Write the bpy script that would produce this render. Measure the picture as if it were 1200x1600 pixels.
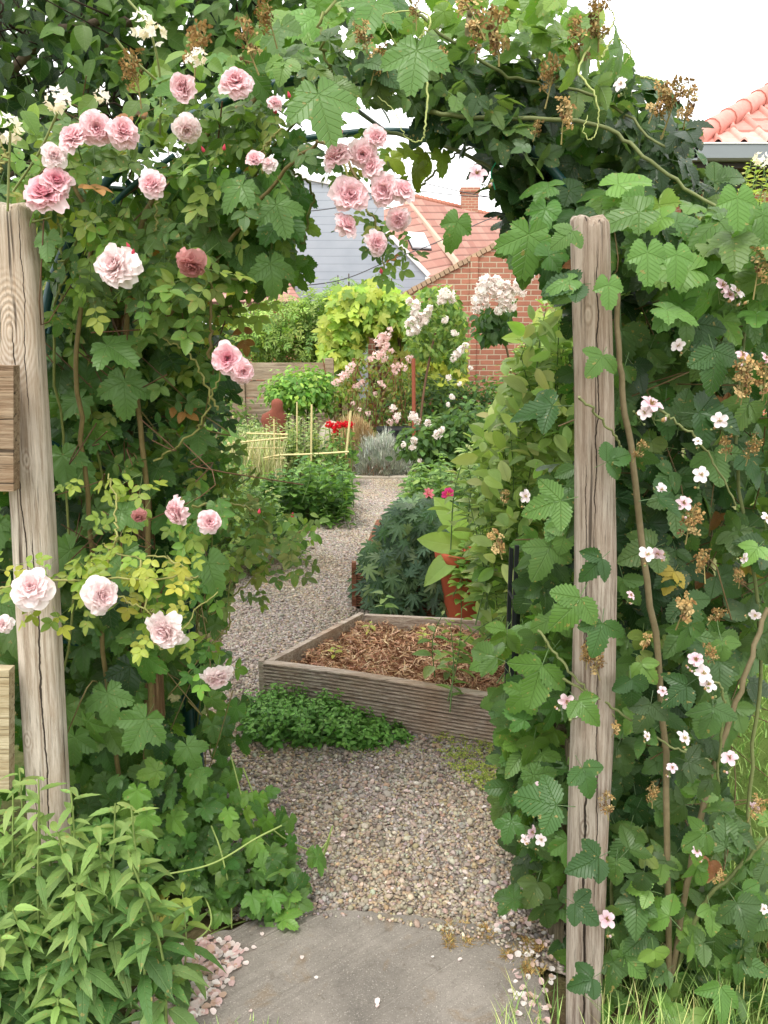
import bpy, math, random
import numpy as np
from mathutils import Vector
random.seed(7); rng = np.random.default_rng(11)
for o in list(bpy.data.objects): bpy.data.objects.remove(o)
scene = bpy.context.scene; C = scene.collection
R = math.radians
# ---------------------------------------------------------------- camera
F = 1250.0; PITCH = R(13.06); H = 1.6
cam_d = bpy.data.cameras.new('camera'); cam = bpy.data.objects.new('camera', cam_d); C.objects.link(cam)
cam.location = (0, 0, H); cam.rotation_euler = (R(90) - PITCH, 0, 0)
cam_d.sensor_fit = 'HORIZONTAL'; cam_d.sensor_width = 36; cam_d.lens = 36 * F / 1200
cam_d.clip_start = 0.05; cam_d.clip_end = 2000
scene.camera = cam
scene.render.resolution_x = 768; scene.render.resolution_y = 1024
# ---------------------------------------------------------------- overcast daylight
SUN_EL, SUN_AZ = R(62), R(205)          # behind and left of the camera, high
w = bpy.data.worlds.new('World'); scene.world = w; w.use_nodes = True
nt = w.node_tree; nt.nodes.clear()
sky = nt.nodes.new('ShaderNodeTexSky'); sky.sky_type = 'NISHITA'; sky.sun_disc = False
sky.sun_elevation = SUN_EL; sky.sun_rotation = SUN_AZ; sky.dust_density = 3
cloud = nt.nodes.new('ShaderNodeTexNoise'); cloud.inputs['Scale'].default_value = 1.6; cloud.inputs['Detail'].default_value = 4
cr = nt.nodes.new('ShaderNodeValToRGB')
cr.color_ramp.elements[0].color = (11.2, 11.2, 11.2, 1); cr.color_ramp.elements[1].color = (13.5, 13.4, 13.1, 1)
nt.links.new(cloud.outputs['Fac'], cr.inputs['Fac'])
mx = nt.nodes.new('ShaderNodeMix'); mx.data_type = 'RGBA'; mx.inputs['Factor'].default_value = 0.9
nt.links.new(sky.outputs['Color'], mx.inputs[6]); nt.links.new(cr.outputs['Color'], mx.inputs[7])
bg = nt.nodes.new('ShaderNodeBackground'); bg.inputs['Strength'].default_value = 0.12
nt.links.new(mx.outputs[2], bg.inputs['Color'])
wo = nt.nodes.new('ShaderNodeOutputWorld'); nt.links.new(bg.outputs[0], wo.inputs['Surface'])
sl = bpy.data.lights.new('sun', 'SUN'); sl.energy = 1.5; sl.angle = R(16); sl.color = (1, .96, .9)
so = bpy.data.objects.new('sun', sl); C.objects.link(so)
sd = Vector((math.sin(SUN_AZ) * math.cos(SUN_EL), math.cos(SUN_AZ) * math.cos(SUN_EL), math.sin(SUN_EL)))
so.rotation_euler = sd.to_track_quat('Z', 'Y').to_euler(); so.location = (0, -3, 12)
vs = scene.view_settings; vs.view_transform = 'Standard'; vs.look = 'None'; vs.exposure = 0.88; vs.gamma = 1
vs.use_curve_mapping = False

# ---------------------------------------------------------------- helpers
def P(px, py, Y):
    x = (px - 600) / F; y = (800 - py) / F
    d = np.array([x, math.cos(PITCH) + y * math.sin(PITCH), -math.sin(PITCH) + y * math.cos(PITCH)])
    return d * (Y / d[1]) + np.array([0, 0, H])
def G(px, py, z=0.0):
    x = (px - 600) / F; y = (800 - py) / F
    d = np.array([x, math.cos(PITCH) + y * math.sin(PITCH), -math.sin(PITCH) + y * math.cos(PITCH)])
    return d * ((z - H) / d[2]) + np.array([0, 0, H])
def Pa(px, py, Y):
    x = (px - 600) / F; y = (800 - py) / F
    dy = math.cos(PITCH) + y * math.sin(PITCH); dz = -math.sin(PITCH) + y * math.cos(PITCH)
    s = Y / dy
    return np.stack([x * s, dy * s, dz * s + H], 1)
def pxm(Y): return F / (Y * 1.02)           # pixels per metre, roughly
def lin(r, g, b):
    f = lambda c: (c / 255 / 12.92) if c / 255 <= .04045 else ((c / 255 + .055) / 1.055) ** 2.4
    return np.array([f(r), f(g), f(b)])
def norm(a): return a / np.maximum(np.linalg.norm(a, axis=-1, keepdims=True), 1e-9)
def rn(*s): return rng.normal(size=s)
def ru(a, b, n=None): return rng.uniform(a, b, n)

def tag(o, label=None, cat=None, group=None, kind=None):
    if label: o['label'] = label
    if cat: o['category'] = cat
    if group: o['group'] = group
    if kind: o['kind'] = kind
    return o
def thing(name, label, cat, loc=(0, 0, 0), group=None):
    o = bpy.data.objects.new(name, None); C.objects.link(o); o.location = tuple(loc); o.empty_display_size = .1
    return tag(o, label, cat, group)
def base_of(par): return np.array(par.location) if par is not None else np.zeros(3)

class MB:
    """collects triangles/quads with uv and tint; built as ONE mesh object"""
    def __init__(s): s.v = []; s.f3 = []; s.f4 = []; s.uv3 = []; s.uv4 = []; s.t = []; s.n = 0; s.m3 = []
    def add(s, v, f, uv=None, tint=(1, 1, 1)):
        v = np.asarray(v, float); f = np.asarray(f, int)
        if len(f) == 0: return
        t = np.asarray(tint, float)
        if t.ndim == 1: t = np.tile(t, (len(v), 1))
        s.v.append(v); s.t.append(t)
        if uv is None: uv = np.zeros((len(f), f.shape[1], 2))
        if f.shape[1] == 3: s.f3.append(f + s.n); s.uv3.append(uv)
        else: s.f4.append(f + s.n); s.uv4.append(uv)
        s.n += len(v)
    def mesh(s, name, mat, origin=(0, 0, 0), smooth=True):
        me = bpy.data.meshes.new(name)
        v = np.concatenate(s.v) - np.asarray(origin); t = np.concatenate(s.t)
        f3 = np.concatenate(s.f3) if s.f3 else np.zeros((0, 3), int); f4 = np.concatenate(s.f4) if s.f4 else np.zeros((0, 4), int)
        u3 = np.concatenate(s.uv3).reshape(-1, 2) if s.f3 else np.zeros((0, 2)); u4 = np.concatenate(s.uv4).reshape(-1, 2) if s.f4 else np.zeros((0, 2))
        nl = f3.size + f4.size; npoly = len(f3) + len(f4)
        me.vertices.add(len(v)); me.vertices.foreach_set('co', v.ravel().astype('f'))
        me.loops.add(nl); me.loops.foreach_set('vertex_index', np.concatenate([f3.ravel(), f4.ravel()]).astype('i'))
        me.polygons.add(npoly)
        st = np.concatenate([np.arange(len(f3)) * 3, f3.size + np.arange(len(f4)) * 4]).astype('i')
        me.polygons.foreach_set('loop_start', st)
        me.polygons.foreach_set('use_smooth', np.full(npoly, smooth))
        me.update(calc_edges=True)
        ul = me.uv_layers.new(name='UVMap'); ul.data.foreach_set('uv', np.concatenate([u3, u4]).ravel().astype('f'))
        ca = me.color_attributes.new('tint', 'FLOAT_COLOR', 'POINT')
        ca.data.foreach_set('color', np.concatenate([t, np.ones((len(t), 1))], 1).ravel().astype('f'))
        me.materials.append(mat)
        return me
    def build(s, name, mat, parent=None, smooth=True, loc=None):
        if not s.v: return None
        org = base_of(parent) if parent is not None else (np.asarray(loc, float) if loc is not None else np.zeros(3))
        me = s.mesh(name, mat, org, smooth)
        o = bpy.data.objects.new(name, me); C.objects.link(o)
        if parent is not None: o.parent = parent
        elif loc is not None: o.location = tuple(loc)
        return o
def sub(o, par):
    """re-parent a part built under the same thing one level deeper"""
    o.parent = par; return o

def in_poly(x, y, poly):
    c = np.zeros(len(x), bool); n = len(poly); j = n - 1
    for i in range(n):
        xi, yi = poly[i]; xj, yj = poly[j]
        m = ((yi > y) != (yj > y)) & (x < (xj - xi) * (y - yi) / (yj - yi + 1e-12) + xi); c ^= m; j = i
    return c
def poly_pts(poly, n):
    p = np.array(poly, float); lo = p.min(0); hi = p.max(0); out = []
    tot = 0
    while tot < n:
        q = rng.uniform(lo, hi, (n * 2, 2)); q = q[in_poly(q[:, 0], q[:, 1], poly)]; out.append(q); tot += len(q)
    return np.concatenate(out)[:n]

def tube(mb, pts, r, seg=8, tint=(1, 1, 1), cap=True):
    pts = np.asarray(pts, float); n = len(pts)
    r = np.broadcast_to(np.asarray(r, float), (n,)) if np.ndim(r) == 0 else np.interp(np.linspace(0, 1, n), np.linspace(0, 1, len(r)), r)
    tg = norm(np.gradient(pts, axis=0)); up = np.array([0, 0, 1.0]) if abs(tg[0][2]) < .9 else np.array([1.0, 0, 0])
    vs_, a = [], np.linspace(0, 2 * np.pi, seg, endpoint=False)
    L = np.concatenate([[0], np.cumsum(np.linalg.norm(np.diff(pts, axis=0), axis=1))])
    u = np.cross(tg[0], up); u /= np.linalg.norm(u)
    for i in range(n):
        u = u - tg[i] * (u @ tg[i]); u /= max(np.linalg.norm(u), 1e-9); w_ = np.cross(tg[i], u)
        vs_.append(pts[i] + r[i] * (np.cos(a)[:, None] * u + np.sin(a)[:, None] * w_))
    v = np.concatenate(vs_); f = []; uv = []
    for i in range(n - 1):
        for k in range(seg):
            k2 = (k + 1) % seg
            f.append((i * seg + k, i * seg + k2, (i + 1) * seg + k2, (i + 1) * seg + k))
            uv.append(((k / seg, L[i]), ((k + 1) / seg, L[i]), ((k + 1) / seg, L[i + 1]), (k / seg, L[i + 1])))
    mb.add(v, f, np.array(uv), tint)
    if cap:
        for i, s_ in ((0, -1), (n - 1, 1)):
            ring = v[i * seg:(i + 1) * seg]; c = np.vstack([ring, pts[i]])
            ff = [((k + 1) % seg, k, seg) if s_ < 0 else (k, (k + 1) % seg, seg) for k in range(seg)]
            mb.add(c, ff, None, tint)
def smooth_path(pts, n=24):
    pts = np.asarray(pts, float)
    if len(pts) < 3: 
        t = np.linspace(0, 1, n)[:, None]; return pts[0] * (1 - t) + pts[-1] * t
    q = np.vstack([2 * pts[0] - pts[1], pts, 2 * pts[-1] - pts[-2]]); m = len(pts) - 1; out = []
    for t in np.linspace(0, m - 1e-6, n):
        i = int(t); f = t - i; p0, p1, p2, p3 = q[i:i + 4]
        out.append(.5 * ((2 * p1) + (-p0 + p2) * f + (2 * p0 - 5 * p1 + 4 * p2 - p3) * f * f + (-p0 + 3 * p1 - 3 * p2 + p3) * f ** 3))
    return np.array(out)
def pxpath(pts, n=24, jit=0):
    p = smooth_path([P(*q) for q in pts], n)
    if jit: p[1:-1] += rn(n - 2, 3) * jit
    return p
def box(mb, lo, hi, tint=(1, 1, 1), M=None, off=(0, 0, 0)):
    lo = np.asarray(lo, float); hi = np.asarray(hi, float)
    v = np.array([[(lo, hi)[i][0], (lo, hi)[j][1], (lo, hi)[k][2]] for i in (0, 1) for j in (0, 1) for k in (0, 1)])
    if M is not None: v = v @ np.asarray(M).T
    v = v + np.asarray(off)
    f = [(0, 1, 3, 2), (4, 6, 7, 5), (0, 4, 5, 1), (2, 3, 7, 6), (0, 2, 6, 4), (1, 5, 7, 3)]
    mb.add(v, f, None, tint)
def prism(mb, poly, vec, tint=(1, 1, 1)):
    """3D planar polygon (list of points) extruded by vec"""
    p = np.array(poly, float); q = p + np.asarray(vec); n = len(p)
    c0, c1 = p.mean(0), q.mean(0)
    v = np.vstack([p, q, c0, c1])
    mb.add(v, [(i, (i + 1) % n, 2 * n) for i in range(n)] + [(n + (i + 1) % n, n + i, 2 * n + 1) for i in range(n)], None, tint)
    mb.add(np.vstack([p, q]), [((i + 1) % n, i, n + i, n + (i + 1) % n) for i in range(n)], None, tint)

# ---------------------------------------------------------------- materials
def mat_base(name):
    m = bpy.data.materials.new(name); m.use_nodes = True; n = m.node_tree; n.nodes.clear()
    out = n.nodes.new('ShaderNodeOutputMaterial'); return m, n, out
def N(n, t, **kw):
    nd = n.nodes.new(t)
    for k, v in kw.items():
        if hasattr(nd, k) and k not in nd.inputs: setattr(nd, k, v)
        else: nd.inputs[k].default_value = v
    return nd
def math_(n, op, a, b=None, c=None):
    nd = n.nodes.new('ShaderNodeMath'); nd.operation = op
    for i, x in enumerate((a, b, c)):
        if x is None: continue
        if isinstance(x, (int, float)): nd.inputs[i].default_value = x
        else: n.links.new(x, nd.inputs[i])
    return nd.outputs[0]
def mix(n, fac, a, b, mode='MIX'):
    nd = n.nodes.new('ShaderNodeMix'); nd.data_type = 'RGBA'; nd.blend_type = mode
    for i, x in ((0, fac), (6, a), (7, b)):
        if isinstance(x, (int, float)): nd.inputs[i].default_value = x
        elif isinstance(x, (tuple, list, np.ndarray)): nd.inputs[i].default_value = (*x, 1) if len(x) == 3 else tuple(x)
        else: n.links.new(x, nd.inputs[i])
    return nd.outputs[2]
def ramp(n, fac, stops):
    r = n.nodes.new('ShaderNodeValToRGB'); e = r.color_ramp.elements
    while len(e) < len(stops): e.new(.5)
    for i, (p, c) in enumerate(stops): e[i].position = p; e[i].color = (*c, 1) if len(c) == 3 else c
    n.links.new(fac, r.inputs[0]); return r.outputs[0]
def noise(n, scale, detail=4, vec=None, rough=.55, dist=0):
    nd = N(n, 'ShaderNodeTexNoise'); nd.inputs['Scale'].default_value = scale; nd.inputs['Detail'].default_value = detail
    nd.inputs['Roughness'].default_value = rough; nd.inputs['Distortion'].default_value = dist
    if vec is not None: n.links.new(vec, nd.inputs['Vector'])
    return nd.outputs['Fac']
def coords(n, kind='Object'): return n.nodes.new('ShaderNodeTexCoord').outputs[kind]
def mapping(n, vec, scale=(1, 1, 1), rot=(0, 0, 0)):
    m = n.nodes.new('ShaderNodeMapping'); m.inputs['Scale'].default_value = scale; m.inputs['Rotation'].default_value = rot
    n.links.new(vec, m.inputs['Vector']); return m.outputs[0]
def bump(n, h, strength=.5, dist=.01):
    b = n.nodes.new('ShaderNodeBump'); b.inputs['Strength'].default_value = strength; b.inputs['Distance'].default_value = dist
    n.links.new(h, b.inputs['Height']); return b.outputs[0]
def princ(n, out, col, rough=.6, spec=.3, nrm=None, metal=0):
    p = n.nodes.new('ShaderNodeBsdfPrincipled')
    if isinstance(col, (tuple, list, np.ndarray)): p.inputs['Base Color'].default_value = (*col[:3], 1)
    else: n.links.new(col, p.inputs['Base Color'])
    if isinstance(rough, (int, float)): p.inputs['Roughness'].default_value = rough
    else: n.links.new(rough, p.inputs['Roughness'])
    p.inputs['Specular IOR Level'].default_value = spec; p.inputs['Metallic'].default_value = metal
    if nrm is not None: n.links.new(nrm, p.inputs['Normal'])
    if out is not None: n.links.new(p.outputs[0], out.inputs['Surface'])
    return p
def leaf_mat(name, veins=8, rough=.45, spec=.4, trans=.3, veinlight=.35, bstr=.5, slope=.8, spots=0.0):
    m, n, out = mat_base(name)
    a0 = N(n, 'ShaderNodeAttribute'); a0.attribute_name = 'tint'
    class a: outputs = {'Color': mix(n, 1, a0.outputs['Color'], (1.16, 1.0, .92), 'MULTIPLY')}
    uv = n.nodes.new('ShaderNodeUVMap'); sx = n.nodes.new('ShaderNodeSeparateXYZ'); n.links.new(uv.outputs[0], sx.inputs[0])
    u, v = sx.outputs[0], sx.outputs[1]; av = math_(n, 'ABSOLUTE', v)
    rib = math_(n, 'SUBTRACT', 1, math_(n, 'MINIMUM', math_(n, 'MULTIPLY', av, 55), 1))
    ph = math_(n, 'MULTIPLY', math_(n, 'SUBTRACT', u, math_(n, 'MULTIPLY', av, slope)), veins)
    saw = math_(n, 'ABSOLUTE', math_(n, 'SUBTRACT', math_(n, 'FRACT', ph), .5))      # 0.5 on the vein
    side = math_(n, 'MAXIMUM', math_(n, 'MULTIPLY', math_(n, 'SUBTRACT', saw, .40), 10), 0)
    vein = math_(n, 'MINIMUM', math_(n, 'ADD', rib, math_(n, 'MULTIPLY', side, .6)), 1)
    geo = n.nodes.new('ShaderNodeNewGeometry')
    nz = noise(n, 28, 3, geo.outputs['Position'])
    col = mix(n, math_(n, 'MULTIPLY', nz, .55), a.outputs['Color'], mix(n, 1, a.outputs['Color'], (.55, .6, .5), 'MULTIPLY'))
    if spots > 0:
        nz2 = noise(n, 90, 2, geo.outputs['Position'])
        col = mix(n, math_(n, 'MULTIPLY', math_(n, 'GREATER_THAN', nz2, .72 - spots * .1), .6), col, (.35, .25, .08))
    lighter = mix(n, .55, col, (.42, .55, .25))
    col = mix(n, math_(n, 'MULTIPLY', vein, veinlight), col, lighter)
    col = mix(n, math_(n, 'MULTIPLY', geo.outputs['Backfacing'], .4), col, (.20, .29, .16))
    hgt = math_(n, 'ADD', math_(n, 'MULTIPLY', vein, -1), math_(n, 'MULTIPLY', nz, .6))
    bp = bump(n, hgt, bstr, .004)
    p = princ(n, None, col, rough, spec, bp)
    t = n.nodes.new('ShaderNodeBsdfTranslucent'); n.links.new(mix(n, 1, col, (1.35, 1.45, .55), 'MULTIPLY'), t.inputs['Color'])
    ms = n.nodes.new('ShaderNodeMixShader'); ms.inputs[0].default_value = trans
    n.links.new(p.outputs[0], ms.inputs[1]); n.links.new(t.outputs[0], ms.inputs[2]); n.links.new(ms.outputs[0], out.inputs['Surface'])
    return m
M_hop = leaf_mat('hop_leaf', 7, .42, .42, .4, .22, .6, spots=.3)
M_bram = leaf_mat('bramble_leaf', 8, .42, .42, .34, .14, .7, .9, spots=.4)
M_rose = leaf_mat('rose_leaf', 8, .45, .4, .38, .25, .4, spots=.6)
M_leaf = leaf_mat('plain_leaf', 7, .5, .35, .38, .25, .4)
M_small = leaf_mat('small_leaf', 4, .55, .3, .38, .15, .2)
M_herb = leaf_mat('herb_leaf', 9, .55, .3, .36, .25, .5, .7, spots=.5)
def petal_mat():
    m, n, out = mat_base('petal'); a = N(n, 'ShaderNodeAttribute'); a.attribute_name = 'tint'
    geo = n.nodes.new('ShaderNodeNewGeometry'); nz = noise(n, 220, 2, coords(n))
    col = mix(n, math_(n, 'MULTIPLY', nz, .25), a.outputs['Color'], (.9, .7, .7))
    p = princ(n, None, a.outputs['Color'], .6, .2, bump(n, nz, .12, .002))
    t = n.nodes.new('ShaderNodeBsdfTranslucent'); n.links.new(col, t.inputs['Color'])
    ms = n.nodes.new('ShaderNodeMixShader'); ms.inputs[0].default_value = .42
    n.links.new(p.outputs[0], ms.inputs[1]); n.links.new(t.outputs[0], ms.inputs[2]); n.links.new(ms.outputs[0], out.inputs['Surface']); return m
M_petal = petal_mat()
def tint_mat(name, rough=.8, spec=.2, nscale=120, nstr=.3, dist=.004):
    m, n, out = mat_base(name); a = N(n, 'ShaderNodeAttribute'); a.attribute_name = 'tint'
    nz = noise(n, nscale, 5, coords(n))
    col = mix(n, nz, mix(n, 1, a.outputs['Color'], (.62, .6, .58), 'MULTIPLY'), mix(n, 1, a.outputs['Color'], (1.25, 1.25, 1.25), 'MULTIPLY'))
    princ(n, out, col, rough, spec, bump(n, nz, nstr, dist)); return m
M_stem = tint_mat('stem', .6, .3, 60, .4)
M_bark = tint_mat('bark', .9, .15, 40, .8, .01)
M_stone = tint_mat('pebble', .85, .2, 160, .4, .003)
M_straw = tint_mat('straw', .85, .15, 90, .3)
M_dry = tint_mat('dried_sepal', .85, .15, 150, .4)
M_blade = tint_mat('grass_blade', .55, .3, 30, .1)
def wood_mat(name, c1, c2, c3, grain=1.0, crack=1.0, horiz=False, green=0, knots=(), lean=0, cracks=()):
    m, n, out = mat_base(name); co = coords(n)
    if lean:
        s_ = n.nodes.new('ShaderNodeSeparateXYZ'); n.links.new(co, s_.inputs[0]); cb_ = n.nodes.new('ShaderNodeCombineXYZ')
        n.links.new(math_(n, 'SUBTRACT', s_.outputs[0], math_(n, 'MULTIPLY', s_.outputs[2], lean)), cb_.inputs[0]); n.links.new(s_.outputs[1], cb_.inputs[1]); n.links.new(s_.outputs[2], cb_.inputs[2]); co = cb_.outputs[0]
    sc = (14, 14, .55) if not horiz else (.55, 14, 14)
    v = mapping(n, co, tuple(x_ * grain for x_ in sc)); base = noise(n, 4.2, 9, v, .75, .5)
    fine = noise(n, 12, 6, v, .85, .3)
    for kn in knots:
        dv = n.nodes.new('ShaderNodeVectorMath'); dv.operation = 'SUBTRACT'; n.links.new(co, dv.inputs[0]); dv.inputs[1].default_value = kn[:3]
        dm = n.nodes.new('ShaderNodeVectorMath'); dm.operation = 'MULTIPLY'; n.links.new(dv.outputs[0], dm.inputs[0]); dm.inputs[1].default_value = (1, .5, .48)
        ln = n.nodes.new('ShaderNodeVectorMath'); ln.operation = 'LENGTH'; n.links.new(dm.outputs[0], ln.inputs[0]); dd = math_(n, 'ADD', ln.outputs['Value'], math_(n, 'MULTIPLY', fine, .006))
        rg = math_(n, 'ADD', math_(n, 'MULTIPLY', math_(n, 'SINE', math_(n, 'MULTIPLY', dd, 900)), .1), .5); fo = math_(n, 'MAXIMUM', math_(n, 'SUBTRACT', 1, math_(n, 'DIVIDE', dd, kn[3])), 0); fo = math_(n, 'MINIMUM', math_(n, 'MULTIPLY', fo, 2.2), 1)
        base = math_(n, 'ADD', math_(n, 'MULTIPLY', base, math_(n, 'SUBTRACT', 1, fo)), math_(n, 'MULTIPLY', rg, fo))
    blot = noise(n, 2.3, 4, co, .6, 1.0)
    col = ramp(n, math_(n, 'ADD', math_(n, 'MULTIPLY', base, .55), math_(n, 'MULTIPLY', fine, .5)),
               [(.40, c3), (.49, c2), (.56, c1), (.66, tuple(np.array(c1) * 1.25))])
    col = mix(n, ramp(n, blot, [(.45, (0, 0, 0)), (.7, (.7, .7, .7))]), col, tuple(np.array(c2) * np.array([1.0, .86, .72])))
    if green: col = mix(n, ramp(n, noise(n, 5, 5, co), [(.5, (0, 0, 0)), (.75, (green,) * 3)]), col, (.14, .16, .07))
    v2 = mapping(n, co, (30, 30, .9) if not horiz else (.9, 30, 30))
    ck = math_(n, 'MAXIMUM', ramp(n, noise(n, 2.2, 3, v2, .5, .3), [(.325, (1, 1, 1)), (.36, (0, 0, 0))]), ramp(n, noise(n, 7, 4, v2, .6, .3), [(.31, (.6, .6, .6)), (.36, (0, 0, 0))]))
    col = mix(n, math_(n, 'MULTIPLY', ck, .8 * crack), col, (.03, .022, .016))
    for (x_, z0_, z1_, am_, wd_) in cracks:
        s2 = n.nodes.new('ShaderNodeSeparateXYZ'); n.links.new(co, s2.inputs[0])
        wob = math_(n, 'ADD', math_(n, 'MULTIPLY', math_(n, 'SINE', math_(n, 'MULTIPLY', s2.outputs[2], 13 + x_ * 90)), am_), math_(n, 'MULTIPLY', math_(n, 'SUBTRACT', noise(n, 22, 3, co), .5), .012))
        dx = math_(n, 'ABSOLUTE', math_(n, 'SUBTRACT', math_(n, 'SUBTRACT', s2.outputs[0], x_), wob))
        zc, zh = (z0_ + z1_) / 2, (z1_ - z0_) / 2; tz = math_(n, 'SUBTRACT', 1, math_(n, 'DIVIDE', math_(n, 'ABSOLUTE', math_(n, 'SUBTRACT', s2.outputs[2], zc)), zh))
        ww_ = math_(n, 'MULTIPLY', math_(n, 'MINIMUM', math_(n, 'MULTIPLY', math_(n, 'MAXIMUM', tz, 0), 4), 1), wd_)
        c_k = math_(n, 'LESS_THAN', dx, ww_); ck = math_(n, 'MAXIMUM', ck, c_k); col = mix(n, math_(n, 'MULTIPLY', c_k, .92), col, (.02, .014, .01))
    h = math_(n, 'SUBTRACT', math_(n, 'ADD', base, math_(n, 'MULTIPLY', fine, .8)), math_(n, 'MULTIPLY', ck, 1.0))
    princ(n, out, col, .88, .12, bump(n, h, .8, .006)); return m
LEANL = (P(20, 328, 1.8)[0] - P(89, 1500, 1.8)[0]) / (P(20, 328, 1.8)[2] - P(89, 1500, 1.8)[2]); LEANR = (P(920, 350, 1.55)[0] - P(911, 1640, 1.55)[0]) / (P(920, 350, 1.55)[2] - P(911, 1640, 1.55)[2])
M_postL = wood_mat('weathered_post', lin(200, 189, 174), lin(174, 160, 143), lin(128, 111, 94), lean=LEANL, knots=((.0, -.045, P(40, 520, 1.76)[2], .075), (.018, -.04, P(60, 720, 1.76)[2], .02), (-.02, -.04, .62, .02)), cracks=((.004, 1.0, 1.62, .004, .0016), (.022, .3, 1.15, .003, .0022), (-.022, 1.55, 1.9, .002, .0012), (.032, 1.4, 1.86, .002, .0009), (-.005, .1, .55, .002, .001)))
M_postR = wood_mat('grey_post', lin(178, 166, 153), lin(148, 134, 121), lin(96, 81, 71), green=.15, lean=LEANR, knots=((-.01, -.035, 1.62, .018), (.008, -.035, 1.02, .026), (-.01, -.035, .55, .02)), cracks=((.008, 1.2, 1.75, .002, .0012), (-.010, .0, .7, .002, .0022), (.014, .35, .95, .002, .001), (-.012, .9, 1.35, .002, .0008)))
M_pole = wood_mat('bark_pole', lin(140, 115, 85), lin(105, 82, 58), lin(60, 45, 32))
M_rail = wood_mat('brown_rail', lin(162, 142, 118), lin(136, 114, 92), lin(88, 70, 55), horiz=True)
M_plank = wood_mat('pale_plank', lin(190, 178, 148), lin(165, 150, 118), lin(115, 98, 72), horiz=True)
M_deck = wood_mat('grooved_deck', lin(194, 180, 166), lin(168, 150, 136), lin(118, 98, 88), horiz=True, crack=.3, green=.12)
M_deck2 = wood_mat('brown_deck', lin(140, 96, 74), lin(112, 74, 56), lin(62, 40, 32), horiz=True, crack=.5)
M_fence = wood_mat('fence_board', lin(168, 152, 132), lin(140, 124, 106), lin(100, 86, 72), horiz=True, crack=.5)
M_slat = wood_mat('trellis_slat', lin(120, 112, 92), lin(92, 84, 66), lin(48, 42, 34))
def simple(name, col, rough=.6, spec=.3, metal=0, ns=40, nstr=.15, var=.25):
    m, n, out = mat_base(name); nz = noise(n, ns, 5, coords(n)); c = np.array(col)
    princ(n, out, mix(n, nz, tuple(c * (1 - var)), tuple(c * (1 + var))), rough, spec, bump(n, nz, nstr, .004), metal); return m
M_tube = simple('green_tube', lin(28, 72, 72), .4, .5)
M_black = simple('black_metal', lin(30, 34, 36), .45, .5)
M_terra = simple('terracotta', lin(180, 90, 62), .75, .2, ns=14, var=.18)
M_statue = simple('terracotta_statue', lin(124, 72, 58), .85, .15, ns=60)
M_cane = simple('bamboo', lin(206, 190, 138), .6, .3, ns=50)
M_tie = simple('green_twine', lin(20, 150, 105), .5, .4)
M_wire = simple('wire', lin(70, 72, 75), .5, .4)
M_cane2 = simple('rusty_pole', lin(140, 78, 58), .7, .2)
M_kerb = simple('concrete_kerb', lin(170, 160, 145), .9, .15, ns=18, nstr=.3)
M_glass = simple('skylight_glass', lin(205, 212, 218), .15, .6, ns=2, nstr=0, var=.03)
M_white = simple('white_trim', lin(225, 225, 222), .5, .3, ns=8, var=.05)
M_gutter = simple('grey_gutter', lin(122, 128, 132), .4, .5, ns=8, var=.06)
M_soffit = simple('dark_soffit', lin(60, 54, 52), .8, .2)
M_crate = simple('black_crate', lin(34, 36, 42), .45, .4)
def brick_mat(name, c1, c2, mort, bw=.22, bh=.065, ms=.012):
    m, n, out = mat_base(name); co = coords(n); s = n.nodes.new('ShaderNodeSeparateXYZ'); n.links.new(co, s.inputs[0])
    cb = n.nodes.new('ShaderNodeCombineXYZ'); n.links.new(math_(n, 'ADD', s.outputs[0], s.outputs[1]), cb.inputs[0]); n.links.new(s.outputs[2], cb.inputs[1])
    b = n.nodes.new('ShaderNodeTexBrick'); n.links.new(cb.outputs[0], b.inputs['Vector']); b.offset = .5
    b.inputs['Scale'].default_value = 1; b.inputs['Brick Width'].default_value = bw; b.inputs['Row Height'].default_value = bh + ms
    b.inputs['Mortar Size'].default_value = ms / 2; b.inputs['Mortar Smooth'].default_value = .25; b.inputs['Bias'].default_value = 0
    b.inputs['Color1'].default_value = (*c1, 1); b.inputs['Color2'].default_value = (*c2, 1); b.inputs['Mortar'].default_value = (*mort, 1)
    nz = noise(n, 9, 6, co); nf = noise(n, 60, 4, co)
    col = mix(n, math_(n, 'MULTIPLY', nz, .7), b.outputs['Color'], mix(n, 1, b.outputs['Color'], (.62, .6, .6), 'MULTIPLY'))
    col = mix(n, math_(n, 'MULTIPLY', nf, .3), col, (.5, .4, .33))
    h = math_(n, 'ADD', math_(n, 'MULTIPLY', b.outputs['Fac'], -1), math_(n, 'MULTIPLY', nf, .3))
    princ(n, out, col, .9, .12, bump(n, h, .7, .01)); return m
M_brick = brick_mat('old_brick', lin(186, 118, 92), lin(158, 92, 70), lin(198, 180, 154), ms=.018)
M_brick2 = brick_mat('orange_brick', lin(196, 108, 78), lin(172, 88, 64), lin(200, 180, 155))
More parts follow.
